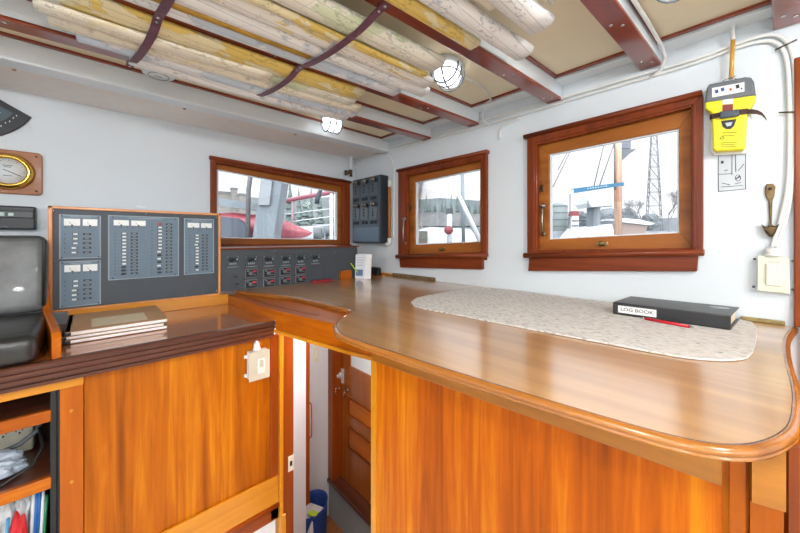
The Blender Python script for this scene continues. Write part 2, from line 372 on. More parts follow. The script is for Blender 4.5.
# ---- ceiling beams
def yb(k, x): return BE[k]+.055*(XR-x)
BE = {1: 1.348, 2: 1.006, 3: .583, 4: .238, 5: -.090, 6: -.44, 7: -.80, 8: -1.16}
ZB = .608
desc = {1: 'farthest red mahogany capped ceiling beam, beside the lit lamp over the left window', 2: 'red mahogany capped ceiling beam running between the two fullest bays of rolled charts',
        3: 'red mahogany capped ceiling beam ending over the gap between the two right windows', 4: 'red mahogany capped ceiling beam ending above the large right window',
        5: 'red mahogany capped ceiling beam ending above the yellow beacon at the right', 6: 'ceiling beam with mahogany cap, next one nearer than the beam over the yellow beacon',
        7: 'ceiling beam with mahogany cap over the middle of the wheelhouse door', 8: 'ceiling beam with mahogany cap nearest the wall behind the camera'}
for k in BE:
    t = thing('ceiling_beam', desc[k], 'ceiling beam', (0, yb(k, 0), ZB), 'ceiling beams')
    x0, x1 = BX+.01, XR-.006; hw = .031
    def strip(z0, z1, w, bev=0):
        mb = MB(); q = [Vector((x0, yb(k, x0)-w, 0)), Vector((x1, yb(k, x1)-w, 0)), Vector((x1, yb(k, x1)+w, 0)), Vector((x0, yb(k, x0)+w, 0))]
        return mb.hull8([p+Vector((0, 0, z0)) for p in q], [p+Vector((0, 0, z1)) for p in q], bev)
    z = ZB+(.02 if k in (4, 5) else .0)
    obj('beam_body', strip(z+.012, CE-.001 if True else 0, hw-.001), WHITE2, t)
    obj('beam_cap', strip(z, z+.012, hw, .003), MAH[0], t)
    sc = MB()
    for xx in (1.43, 1.12, .45, -.2):
        for s in (-1, 1):
            sc.cyl((xx+s*.012, yb(k, xx)-s*.012, z-.0016), .0055, .002, 12)
    obj('screw_pair', sc, CHROME, t)
# thin mahogany beads framing each cream panel
tn = 5
bays = [(1.710, None, 1), (None, 1, 2), (None, 2, 3), (None, 3, 4), (None, 4, 5), (None, 5, 6), (None, 6, 7), (None, 7, 8)]
for ytop, ka, kb in bays:
    mb = MB(); x0, x1 = BX+.02, 1.43; w = .009; zz0, zz1 = CE-.010, CE-.0005
    hi = (lambda x: ytop) if ytop else (lambda x, ka=ka: yb(ka, x)-.031)
    lo = lambda x, kb=kb: yb(kb, x)+.031
    def q(fn, s):
        P = [Vector((x0, fn(x0), 0)), Vector((x1, fn(x1), 0)), Vector((x1, fn(x1)+s, 0)), Vector((x0, fn(x0)+s, 0))]
        mb.hull8([p+Vector((0, 0, zz0)) for p in P], [p+Vector((0, 0, zz1)) for p in P])
    q(hi, -.013); q(lo, .004)
    mb.box((x1-.013, lo(x1), zz0), (x1, hi(x1), zz1))
    struct('trim_%d' % tn, mb, MAH[0]); tn += 1

# ---- windows.  quads are TL, TR, BR, BL as seen
def window(n, T, loc, nrm, out, sash, pane, glassq, sillq, apronq, head, ax, hw=True):
    """T: plane function(px,py,offset) ; offset<0 into the room"""
    w = struct('window_%d' % n, loc=loc)
    D = Vector(nrm)  # outward
    q = lambda pts, d: [T(x, y, d) for x, y in pts]
    fo, fi = q(out, -.022), q(sash, -.022)
    obj('window_frame', MB().ring(fo, fi, Vector(), D*.024, .002), CASE[2], w)
    inner = MB().ring(q(out, -.0)and[fo[i]+(fi[i]-fo[i])*.55 for i in range(4)], [fo[i]+(fi[i]-fo[i])*.8 for i in range(4)], -D*.006, D*.002, .001)
    obj('frame_bead', inner, CASE[2], w)
    so = grow(q(sash, .012), 1.18 if n == 2 else 1.10); si = q(pane, .012)
    obj('sash', MB().ring(so, si, Vector(), D*.03, .002), SASH[ax], w)
    obj('glazing_bead', MB().ring(grow(si, 1.005), grow(si, .972), D*.012, D*.026), WHITE2, w)
    g = grow(si, 1.01); obj('pane', MB().hull8([p+D*.018 for p in g], [p+D*.022 for p in g]), GLASS, w)
    h0, h1 = head
    a, b = T(h0[0], h0[1], -.026), T(h1[0], h1[1], -.026)
    mb = MB(); u = (b-a).normalized()
    mb.tube([a+Vector((0, 0, -.009)), b+Vector((0, 0, -.009))], .010, 12); mb.hull8([a+D*.0+Vector((0, 0, -.018)), b+Vector((0, 0, -.018)), b, a], [a+D*.025+Vector((0, 0, -.018)), b+D*.025+Vector((0, 0, -.018)), b+D*.025, a+D*.025])
    obj('head_molding', mb, CASE[ax], w)
    sl = q(sillq, -.036); mb = MB().hull8(sl, [p+D*.036 for p in sl], .003)
    e = (sl[0]+sl[3])/2, (sl[1]+sl[2])/2; mb.tube([e[0], e[1]], (sl[0]-sl[3]).length/2*1.02, 10)
    obj('sill', mb, CASE[ax], w)
    ap = q(apronq, -.022); obj('apron', MB().hull8(ap, [p+D*.022 for p in ap], .002), CASE[ax], w)
    return w
TR = lambda x, y, d: Xp(x, y, XR+d)
TL = lambda x, y, d: Yp(x, y, YL+d)
w3 = window(3, TR, (XR, .40, -.15), (1, 0, 0), [(527, 137), (703, 94), (703, 253), (527, 257)], [(537, 145), (691, 107), (691, 248), (537, 250)],
            [(549, 154), (679, 128), (679, 233), (549, 239.5)], None, [(524, 253), (704, 249.5), (704, 255), (524, 258)], [(529, 258), (698, 255), (697, 271.5), (528, 271)], ((524, 135), (702, 90)), 1)
w2 = window(2, TR, (XR, 1.28, -.2), (1, 0, 0), [(398, 171), (486, 151), (486, 254), (398, 256)], [(407, 176), (480.5, 160), (480.5, 252), (407, 254)],
            [(414.5, 182), (480, 168.5), (480, 242), (414.5, 245)], None, [(396.5, 254.5), (485, 253.5), (485, 257), (396.5, 258.5)], [(399, 258), (482, 257), (482, 269.5), (400, 267.5)], ((397, 169.5), (487, 149.5)), 1)
w1 = window(1, TL, (.9, YL, -.08), (0, 1, 0), [(211, 157), (350, 182), (350, 247), (211, 249)], [(216.5, 163), (343, 186), (343, 244), (216.5, 244)],
            [(217, 169), (338, 192), (338, 240), (217, 238)], None, [(211, 245.5), (351, 244), (351, 247.5), (211, 249)], [(213, 249), (350, 247.5), (350, 249), (213, 251)], ((210, 155.5), (351, 181)), 0)
# window fittings
def latchpull(px, py, w, s=1.):
    p = TR(px, py, .012); M = frameR(p.y, p.z, p.x); mb = MB(M)
    mb.box((-.02*s, -.006*s, 0), (.02*s, .008*s, .008*s), .002); mb.cyl((0, .002*s, .006), .010*s, .016*s, 14); mb.box((-.004*s, 0, .02*s), (.014*s, .007*s, .026*s), .002)
    obj('sash_latch', mb, plain('aged_brass', (170, 150, 104), .35, metal=1), w)
def longhandle(px, y0, y1, w, sx=.008):
    a, b = TR(px, y0, sx), TR(px, y1, sx); M = frameR(a.y, b.z, a.x); H = a.z-b.z; mb = MB(M)
    mb.tube([(0, .0, .002), (0, .01, .018), (0, H*.5, .022), (0, H-.015, .018), (0, H, .004)], .0045, 8)
    mb.cyl((0, H, 0), .011, .012, 14); mb.cyl((0, 0, 0), .009, .008, 14); mb.box((-.014, H-.006, .01), (.004, H+.006, .018), .002)
    obj('sash_stay', mb, STEEL, w)
def plate(px, py, w):
    a = TR(px, py, .010); mb = MB(frameR(a.y, a.z, a.x)); mb.box((-.008, -.017, 0), (.008, .017, .006), .002); mb.cyl((0, 0, .004), .006, .008, 10)
    obj('hinge_plate', mb, BRONZE, w)
latchpull(602.5, 244, w3); longhandle(544, 206, 234, w3); plate(542.5, 188.5, w3)
latchpull(443, 249.5, w2, 1.1); longhandle(405.5, 219, 243, w2, -.022); plate(411, 208, w2)
# windows added behind the viewer to let more daylight in
def bigwin(n, axis, pos, a0, a1):
    w = struct('window_%d' % n, loc=((pos, (a0+a1)/2, -.35) if axis == 'x' else ((a0+a1)/2, pos, -.35)))
    V = (lambda u, z: Vector((pos, u, z))) if axis == 'x' else (lambda u, z: Vector((u, pos, z)))
    D = Vector((-1, 0, 0)) if axis == 'x' else Vector((0, -1, 0))
    o = [V(a0-.05, .5), V(a1+.05, .5), V(a1+.05, -.4), V(a0-.05, -.4)]; i = [V(a0+.01, .44), V(a1-.01, .44), V(a1-.01, -.34), V(a0+.01, -.34)]
    obj('window_frame', MB().ring(o, i, -D*.022, D*.0, .002), CASE[2], w)
    obj('pane', MB().hull8([p+D*.04 for p in i], [p+D*.044 for p in i]), GLASS, w)
bigwin(4, 'x', BX, -1.3, -.1); bigwin(5, 'x', BX, .1, 1.3); bigwin(6, 'y', BY, -1.3, -.1); bigwin(7, 'y', BY, .1, 1.2)
# wheelhouse door at the right edge
d = struct('door_1', loc=(XR, -.56, ZF)); mb = MB()
mb.box((XR-.02, -.112, ZF), (XR+.0, -.20, CZ-.0), .003); mb.box((XR-.02, -.098, CZ+.001), (XR+.0, -.20, .525), .003); mb.box((XR-.02, -.92, ZF), (XR, -1.0, .525), .003); mb.box((XR-.02, -.92, .45), (XR, -.20, .525), .003)
obj('door_frame', mb, RED[2], d)
mb = MB(); mb.box((XR+.03, -.91, ZF+.01), (XR+.065, -.21, -.15), .003); mb.box((XR+.03, -.91, -.15), (XR+.065, -.80, .44), .003); mb.box((XR+.03, -.32, -.15), (XR+.065, -.21, .44), .003); mb.box((XR+.03, -.8, .36), (XR+.065, -.32, .44), .003)
obj('door_leaf', mb, ORG[2], d)
obj('pane', MB().box((XR+.044, -.80, -.15), (XR+.05, -.32, .36)), GLASS, d)
mb = MB(); mb.tube([(XR+.03, -.27, -.25), (XR-.01, -.27, -.25), (XR-.015, -.36, -.25)], .008, 10); obj('door_handle', mb, BRASS, d)

# ================================================================== BIG COUNTER
raw = [(.508, 1.735), (.514, 1.69), (.548, 1.60), (.59, 1.50), (.625, 1.40), (.645, 1.29), (.655, 1.19), (.664, 1.09), (.671, 1.02), (.668, .975), (.645, .945), (.603, .915), (.552, .880), (.513, .839), (.489, .787), (.478, .743), (.478, .677), (.483, .601), (.489, .52), (.500, .40), (.516, .25), (.528, .16), (.538, .09), (.551, .042), (.574, .006), (.61, -.020), (.656, -.039), (.706, -.052), (.80, -.061), (.896, -.066), (1.039, -.066), (1.205, -.072), (1.33, -.081), (1.41, -.092), (1.495, -.106)]
def smooth(P, it=2):
    for _ in range(it):
        Q = [P[0]]
        for a, b in zip(P, P[1:]): Q += [(a[0]*.75+b[0]*.25, a[1]*.75+b[1]*.25), (a[0]*.25+b[0]*.75, a[1]*.25+b[1]*.75)]
        P = Q+[P[-1]]
    return P
edge = smooth(raw, 2)
cab = thing('chart_counter', 'long teak counter with a curved edge and amber plank front under the right windows', 'counter', (1.0, .8, ZF))
ins = []
for i, p in enumerate(edge):
    a = Vector(edge[max(i-1, 0)]); b = Vector(edge[min(i+1, len(edge)-1)]); dd = (b-a).normalized(); ins.append((p[0]-dd.y*.010, p[1]+dd.x*.010))
slab = ins+[(1.500, -.095), (1.500, YL-.004), (1.262, YL-.004), (1.262, 1.738), (.518, 1.738)]
obj('countertop', MB().prism(slab, CZ-.016, CZ), CTR, cab)
prof = [(.010, CZ-.0165), (.002, CZ-.0172), (-.001, CZ-.0155), (-.001, CZ-.0125), (.001, CZ-.0115), (-.001, CZ-.010), (-.0015, CZ-.006), (.0008, CZ-.0025), (.005, CZ), (.010, CZ+.0004)]
obj('edge_molding', MB().sweep(edge, prof), wood('edge_teak', (120, 66, 16), (186, 118, 44), axis=1, rough=.25, coat=.6), cab)
A0, B0 = Vector((.600, .752)), Vector((.672, .004)); fd = (B0-A0).normalized(); fn = Vector((fd.y, -fd.x))
fn = fn if fn.x < 0 else -fn
def facebox(a, b, z0, z1, t0, t1, bev=.002):
    """board on the slanting front: a,b metres along A0->B0; t outward"""
    P = [A0+fd*a+fn*t0, A0+fd*b+fn*t0, A0+fd*b+fn*t1, A0+fd*a+fn*t1]
    return MB().prism([(p.x, p.y) for p in P], z0, z1, bev=bev)
LF = (B0-A0).length
body = [(A0+fn*-.002).to_tuple(), (B0+fn*-.002).to_tuple(), (.675, -.030), (.700, -.044), (1.498, -.060), (1.498, .775), (.62, .775)]
obj('cabinet_carcass', MB().prism(body, ZF, CZ-.0175), PNL, cab)
obj('plank_front', facebox(.012, LF-.020, ZF, CZ-.10, 0, .004), PNL, cab)
obj('fascia_board', facebox(.0, LF-.020, -.36, CZ-.0175, 0, .010), wood('fascia_teak', (140, 82, 16), (188, 122, 38), axis=1, coat=.5), cab)
obj('corner_post', facebox(-.004, .016, ZF, -.352, -.006, .008), YEL[2], cab)
obj('corner_post', facebox(LF-.012, LF+.004, ZF, CZ-.0175, -.01, .008), ORG[2], cab)
# narrow end facet
E0, E1 = Vector((.668, .000)), Vector((.678, -.036)); ed = (E1-E0).normalized(); en = Vector((-abs(ed.y), -abs(ed.x)*1)).normalized()
def endbox(a, b, z0, z1, t): P = [E0+ed*a, E0+ed*b, E0+ed*b+en*t, E0+ed*a+en*t]; return MB().prism([(p.x, p.y) for p in P], z0, z1, bev=.001)
obj('end_fascia', endbox(.004, .036, -.365, CZ-.0175, .010), wood('fascia_teak', (140, 82, 16), (188, 122, 38), axis=1, coat=.5), cab); obj('end_panel', endbox(.004, .036, ZF, -.365, .004), ORG[2], cab)
obj('end_stile', MB().prism([(.673, -.040), (.683, -.050), (.716, -.058), (.72, -.04), (.69, -.03)], ZF, CZ-.0175, bev=.001), RED[2], cab)
obj('end_board', MB().box((.72, -.056, ZF), (1.49, -.045, CZ-.034), .001), DRK[2], cab)
# skirt bridging the companionway
sk = [(.470, 1.738), (.478, 1.55), (.490, 1.36), (.505, 1.24), (.55, 1.0), (.585, .82), (.602, .755)]
def strip2(path, t, z0, z1):
    L_ = [Vector(p) for p in path]; R_ = [p+Vector((t, 0)) for p in L_]
    return MB().prism([tuple(p) for p in L_]+[tuple(p) for p in R_[::-1]], z0, z1, bev=.001)
obj('skirt_board', strip2(sk[:4], .020, LZ+.0006, CZ-.0235), ORG[1], cab)
obj('skirt_board', strip2(sk[3:], .020, -.352, CZ-.0235), ORG[1], cab)
obj('skirt_lip', strip2([(x-.006, y) for x, y in sk[3:]], .028, -.364, -.352), YEL[1], cab)
obj('skirt_ledge', MB().prism([(x-.003, y) for x, y in sk]+[(.604, .80), (.64, .98), (.70, 1.02), (.70, 1.25), (.56, 1.70), (.53, 1.736)], CZ-.0235, CZ-.018, bev=.001), ORG[1], cab)
obj('skirt_batten', strip2([(x+.030, y) for x, y in ((.478, 1.58), (.490, 1.38), (.512, 1.22), (.545, 1.05))], .012, CZ-.018, CZ-.0168), RED[1], cab)

# ================================================================== SIDE COUNTER (left)
lc = thing('side_counter', 'low varnished side counter with dark stepped edge and amber door below', 'counter', (.1, 1.5, ZF))
YF = 1.245
obj('countertop', MB().prism([(-.9, YF+.01), (.506, YF+.01), (.494, 1.36), (.482, 1.55), (.474, 1.738), (-.9, 1.738)], LZ-.022, LZ), LCT, lc)
prof = [(.004, LZ+.0004), (-.006, LZ-.001), (-.010, LZ-.006), (-.010, LZ-.012), (-.003, LZ-.014), (-.003, LZ-.018), (-.008, LZ-.020), (-.008, LZ-.027), (.003, LZ-.030), (.003, LZ-.035), (-.001, LZ-.037), (-.001, LZ-.046), (.010, LZ-.049), (.010, LZ-.053), (.006, LZ-.055), (.006, LZ-.064), (.030, LZ-.066), (.030, LZ-.001)]
mb = MB(); mb.sweep([(.505, YF), (-.9, YF)][::-1], [(-o, z) for o, z in prof] if False else prof)
mold = obj('edge_molding', mb, DRK[0], lc)
for p in mold.data.polygons: p.use_smooth = False
yf = 1.282
fx = lambda px, py=400: Yp(px, py, yf).x
fz = lambda px, py: Yp(px, py, yf).z
# carcass boards
NX = fx(57.5)       # right side of the open nook
obj('carcass_back', MB().box((-.9, 1.715, ZF), (.50, 1.735, LZ-.024)), DRK[2], lc)
obj('carcass_side', MB().box((NX, yf+.002, -1.18), (NX+.012, 1.70, LZ-.07)), BLK, lc)
obj('carcass_side', MB().box((.485, yf+.03, ZF), (.500, 1.71, LZ-.024)), WHITE, lc)
obj('top_rail', MB().box((-.9, yf-.008, -.412), (fx(84), yf+.014, LZ-.066), .002), YEL[0], lc)
obj('stile', MB().box((fx(60), yf-.004, ZF), (fx(84)-.001, yf+.014, -.413), .001), ORG[2], lc)
mb = MB()
for z in (fz(72, 410), fz(72, 481)): mb.cyl((0, 0, 0), .0045, .0012, 14, frameL(fx(72), z, yf-.0045))
sep('wood_bung', mb, YEL[2], lc)
# door
dr = obj('door_panel', MB().box((fx(84), yf+.004, -1.02), (fx(270), yf+.014, LZ-.066), .001), PNL2, lc)
bz = lambda px, py: Yp(px, py, yf).z
obj('door_rail', MB().box((fx(84), yf-.008, -1.055), (fx(278), yf+.003, -.945), .003), YEL[0], dr)
obj('door_molding', MB().tube([(fx(84), yf-.006, -1.062), (fx(278), yf-.006, -1.062)], .010, 8), RED[0], dr)
obj('door_stile', MB().box((fx(270), yf-.006, -1.115), (fx(278), yf+.014, LZ-.066), .002), RED[2], dr)
obj('bottom_rail', MB().box((NX, yf-.006, -1.118), (fx(278), yf+.014, -1.066), .002), RED[0], lc)
obj('toe_board', MB().box((-.9, yf+.006, ZF), (.525, yf+.016, -1.120)), WHITE2, lc)
obj('end_post', MB().box((fx(278), yf-.020, ZF), (fx(281.5), yf+.03, LZ-.066), .002), YEL[2], lc)
obj('end_post', MB().box((fx(281.5), yf-.014, ZF), (.592, yf+.05, -.386), .002), RED[2], lc)
sp = obj('strike_plate', MB().box((fx(286.5), yf-.0165, fz(289, 469)), (fx(292), yf-.0142, fz(289, 454)), .0008), IVORY, lc)
obj('strike_hole', MB().box((fx(288.2), yf-.0172, fz(289, 464)), (fx(290.4), yf-.0166, fz(289, 459))), DARK, sp)
obj('post_base', MB().box((fx(279), yf-.03, ZF), (fx(283), yf-.02, -1.10), .002), YEL[2], lc)
# shelves of the nook
for (pa, pb) in (((0, 425), (52, 413)), ((0, 497), (52, 482))):
    z = fz(*pa)
    s = obj('shelf', MB().box((-.9, yf+.02, z-.018), (NX-.012, 1.712, z-.002)), DRK[0], lc)
    obj('shelf_lip', MB().box((-.9, yf+.004, z-.027), (NX-.012, yf+.019, z+.004), .002), ORG[0], s)
obj('carcass_floor', MB().box((-.9, yf+.02, -.92), (NX-.001, 1.712, -.90)), DRK[0], lc)
obj('inner_post', MB().box((NX-.014, yf+.006, -1.15), (NX-.001, yf+.03, -.413), .002), BLK, lc)
obj('back_splash', MB().box((-.075, 1.722, LZ+.0005), (.470, 1.7385, -.272), .001), YEL[0], lc)
# armrest board between cushion and counter
mb = MB(); M = Matrix.Translation((-.068, 1.26, 0)) @ Matrix.Rotation(radians(7), 4, 'Z') @ Matrix(((0, 0, 1, -.018), (1, 0, 0, 0), (0, 1, 0, 0), (0, 0, 0, 1)))
mb.prism([(-.012, LZ+.001), (-.012, -.268), (.0, -.252), (.03, -.246), (.30, -.244), (.36, -.236), (.395, -.205), (.405, -.165), (.44, -.160), (.44, LZ+.001)], 0, .018, M, bev=.003)
single('divider_board', mb, ORG[1], 'curved varnished teak divider board between black seat cushion and side counter', 'divider')

# ---- black cushions
def cushion(name, a, b, label, tilt=None):
    mb = MB(); mb.box(a, b, .022, 4)
    o = single(name, mb, BLKV, label, 'cushion', smooth=True); return o
c1 = cushion('seat_cushion', (-.62, 1.236, LZ+.001), (-.108, 1.63, -.247), 'black vinyl seat cushion lying flat at the left edge')
mb = MB(); mb.tube([(-.60, 1.242, -.262), (-.13, 1.242, -.262), (-.120, 1.26, -.262), (-.120, 1.60, -.262)], .0035, 8); obj('piping', mb, BLK, c1)
mb = MB(); t = bmesh.new()
c2 = thing('backrest_cushion', 'upright black vinyl backrest cushion, scuffed grey, behind the flat seat cushion', 'cushion', (-.35, 1.70, -.246))
mb = MB(Matrix.Translation((0, 1.60, -.246)) @ Matrix.Rotation(radians(-9), 4, 'X')); mb.box((-.62, .0, .002), (-.122, .075, .262), .026, 4)
o = obj('cushion_body', mb, plain('scuffed_vinyl', (88, 92, 92), .36, noise=.7, bump=.3, nscale=9, coat=.1), c2, smooth=True)
mb = MB(Matrix.Translation((0, 1.60, -.246)) @ Matrix.Rotation(radians(-9), 4, 'X')); mb.tube([(-.6, .006, .254), (-.14, .006, .254), (-.128, .006, .24), (-.128, .006, .02)], .004, 8); obj('piping', mb, BLK, c2)

# ================================================================== BREAKER PANEL (left)
YP = 1.738
bp_ = thing('breaker_panel', 'charcoal electrical panel with four slate blue breaker plates, left of the window', 'electrical panel', (.16, YP, LZ+.05))
P4 = [Yp(50, 206.5, YP), Yp(219, 213.5, YP), Yp(219, 294, YP), Yp(52, 312, YP)]
x0, x1, z0, z1 = -.126, .436, -.272, .117
fr = lambda: MB(frameL(0, 0, YP))
obj('cabinet_box', MB().box((x0+.003, YP+.002, z0+.001), (x1-.002, YL-.002, z1-.003)), WHITE, bp_)
mb = MB(); mb.box((x0, YP-.020, z0), (x0+.012, YP+.02, z1), .002); mb.box((x1-.010, YP-.020, z0), (x1, YP+.02, z1), .002); mb.box((x0, YP-.020, z1-.010), (x1, YP+.02, z1), .002); mb.box((x0, YP-.020, z0), (x1, YP+.02, z0+.008), .002)
obj('wood_frame', mb, wood('honey_trim', (196, 118, 52), (226, 156, 84), axis=2, coat=.3), bp_)
bd = obj('backing_board', MB().box((x0+.012, YP-.012, z0+.008), (x1-.010, YP+.001, z1-.010)), BOARD, bp_)
mb = MB()
for px, py in ((53, 211), (146, 213.5), (216.5, 217), (216.5, 256), (146, 301), (54, 261), (216.5, 291)):
    p = Yp(px, py, YP-.012); mb.cyl((0, 0, 0), .0032, .0015, 10, frameL(p.x, p.z, p.y))
sep('board_screw', mb, CHROME, bd)
YB = YP-.012
def bplate(q, cols, rows, meters, texty, hollow=()):
    """q = px quad corners; cols = list of (u of toggle, list of toggles states)"""
    P = [Yp(*c, YB-.002) for c in q]; xa, xb = (P[0].x+P[3].x)/2, (P[1].x+P[2].x)/2; zt, zb = (P[0].z+P[1].z)/2, (P[2].z+P[3].z)/2
    W, H = xb-xa, zt-zb; M = frameL(xa, zb, YB)
    mb = MB(M); mb.box((0, 0, 0), (W, H, .003), .0012); pl = obj('breaker_plate', mb, SLATE2, bp_)
    mb = MB(M); mb.box((.004, .004, .0028), (W-.004, H-.004, .0045), .0008); obj('plate_face', mb, SLATE, pl)
    for (u, v, w, h) in meters:
        mb = MB(M); mb.box((u*W-w*W/2, v*H-h/2, .0043), (u*W+w*W/2, v*H+h/2, .0075), .001); mm = obj('meter', mb, LCDL, pl)
        mb = MB(M); mb.tube([(u*W, v*H-h*.45, .0078), (u*W-w*W*.2, v*H+h*.1, .0078)], .0005, 5); mb.cyl((u*W, v*H-h*.45, .0075), .003, .001, 10); obj('meter_needle', mb, DARK, mm)
    dk = MB(M); lb = MB(M)
    for (cu, vt, vb, n, states) in cols:
        for i in range(n):
            v = (vt+(vb-vt)*i/max(1, n-1))*H; s = states[i % len(states)]
            on = s == '1'
            mt = LCDL if s in '10' else (REDO if s == 'r' else DARK)
            mb = MB(M); mb.box((cu*W-.0065, v-.004, .004), (cu*W+.0065, v+.004, .0055), .0006); rk = obj('toggle', mb, DARK, pl)
            du = .0018 if on else -.0018
            mb = MB(M); mb.box((cu*W-.0062+du, v-.0032, .005), (cu*W+.0062+du, v+.0032, .011), .0012); obj('toggle_lever', mb, mt, rk)
            dk.cyl((cu*W-.026, v, .004), .0018, .0012, 8); dk.cyl((cu*W+.010, v, .004), .0015, .0012, 8)
            mb = MB(M); mb.box((cu*W+.022, v-.0036, .004), (cu*W+.045, v+.0036, .0053), .0008); obj('name_plate', mb, DARK, pl)
            lb.box((cu*W+.028, v-.0012, .005), (cu*W+.039, v+.0012, .0057))
    for (u, v) in ((.06, .97), (.94, .97), (.06, .03), (.94, .03)): dk.cyl((u*W, v*H, .004), .0026, .0014, 10)
    for (u, v, w, h) in meters:
        for k in (-.4, 0, .4): dk.cyl(((u+k*w)*W, v*H-h*.5-.007, .004), .0016, .0012, 8)
    obj('indicator_dots', dk, DARK, pl); 
    lb.box((W*.25, H*texty-.0015, .0044), (W*.75, H*texty+.0015, .005)); sep('plate_lettering', lb, LBL, pl)
m2 = lambda v, h: [(.30, v, .38, h), (.73, v, .36, h)]
bplate([(59, 214), (101, 216), (101, 258), (59, 259)], [(.36, .62-.06, .14, 5, '11100')], 5, m2(.83, .026), .955)
bplate([(59, 261), (101, 260.5), (101, 304), (60, 308)], [(.36, .56, .16, 5, '11000')], 5, m2(.84, .026), .95)
bplate([(108, 215), (179, 217.5), (179, 275.5), (108, 281)], [(.20, .72, .09, 13, '1111111111kkk'), (.70, .88, .08, 15, 'r11111110k0k0kk')], 13, [(.17, .885, .20, .022), (.40, .885, .20, .022)], .965)
bplate([(184, 218), (214, 219.5), (214, 273), (184, 275)], [(.40, .70, .08, 12, '1110111111k1')], 12, m2(.88, .022), .96)
mb = MB(); p = Yp(141, 207.5, YP-.018); mb.box((p.x-.018, p.y-.002, p.z-.001), (p.x+.018, p.y+.004, p.z+.006), .001); obj('hinge', mb, WHITE2, bp_)
# ================================================================== SWITCH CONSOLE
sc_ = thing('switch_console', 'long charcoal console of square battery switches under the left window', 'switch console', (.84, YP, LZ))
XC1 = 1.245
obj('console_box', MB().box((.439, YP+.002, CZ+.001), (XC1, YL-.003, -.058)), BOARD, sc_)
obj('console_face', MB().box((.439, YP-.004, CZ+.0008), (XC1, YP+.002, -.060)), plain('console_charcoal', (66, 72, 78), .4, noise=.06, nscale=40), sc_)
obj('top_shelf', MB().box((.437, YP-.012, -.058), (XC1+.012, YL-.03, -.050), .002), CASE[0], sc_)
mb = MB()
for px in (275, 335): p = Yp(px, 251.5, YP-.004); mb.cyl((0, 0, 0), .003, .0015, 8, frameL(p.x, p.z, p.y))
sep('face_screw', mb, CHROME, sc_)
def sqswitch(px, py, kind):
    p = Yp(px, py, YP-.004); M = frameL(p.x, p.z, p.y) @ Matrix.Diagonal((1.1, 1.06, 1, 1))
    if kind == 0:
        mb = MB(M); mb.box((-.027, -.028, 0), (.027, .028, .005), .002); o = obj('battery_switch', mb, plain('switch_slate', (62, 72, 76), .4), sc_)
        mb = MB(M); mb.cyl((-.008, .011, .004), .010, .008, 16); mb.box((.004, .004, .004), (.018, .018, .012), .002); obj('switch_knob', mb, DARK, o)
        mb = MB(M); mb.cyl((.016, .012, .010), .004, .004, 10)
        for u, v in ((-.022, .023), (.022, .023), (-.022, -.023), (.022, -.023)): mb.cyl((u, v, .004), .002, .002, 8)
        for i in range(4): mb.box((-.014+i*.008, -.012, .0045), (-.010+i*.008, -.004, .006))
        mb.box((-.018, -.025, .0045), (.018, -.022, .0055)); obj('switch_marking', mb, LBL, o)
    else:
        mb = MB(M); mb.box((-.028, -.021, 0), (.028, .021, .004), .003); o = obj('rotary_switch', mb, plain('rim_grey', (120, 126, 128), .4), sc_)
        mb = MB(M); mb.box((-.025, -.018, .003), (.025, .018, .0065), .002); obj('switch_body', mb, DARK, o)
        mb = MB(M); mb.cyl((-.004, 0, .006), .009, .006, 16); obj('switch_knob', mb, GREY, o)
        mb = MB(M); mb.box((.004, .004, .006), (.021, .013, .010), .002); obj('red_tab', mb, REDO if kind == 2 else REDP, o)
        mb = MB(M); mb.tube([(.006, -.010, .0068), (.012, -.005, .0068), (.020, -.010, .0068)], .001, 5); mb.box((-.02, .010, .0062), (-.012, .014, .0068)); obj('switch_marking', mb, LBL, o)
top = [(232.5, 262), (251, 261.7), (268.5, 261.2), (285.5, 260.6), (300.3, 260), (315, 259.3)]
for p in top: sqswitch(*p, 0)
for i, (a, b) in enumerate(zip([(251.2, 273.2), (269, 273.0), (285, 271.2), (300.5, 270)], [(251, 284.0), (269, 282.7), (285, 280.6), (300.5, 279)])):
    sqswitch(*a, 1); sqswitch(*b, 2 if i == 0 else 1)
mb = MB()
for px, py in ((235.5, 277), (236.5, 284.5)):
    p = Yp(px, py, YP-.004); M = frameL(p.x, p.z, p.y); mb.cyl((-.004, 0, 0), .003, .004, 10, M); mb.cyl((.006, 0, 0), .003, .004, 10, M); mb.M = Matrix.Identity(4)
    mb.box((p.x-.010, p.y-.001, p.z+.003), (p.x+.010, p.y, p.z+.0045))
sep('terminal_stud', mb, DARK, sc_)

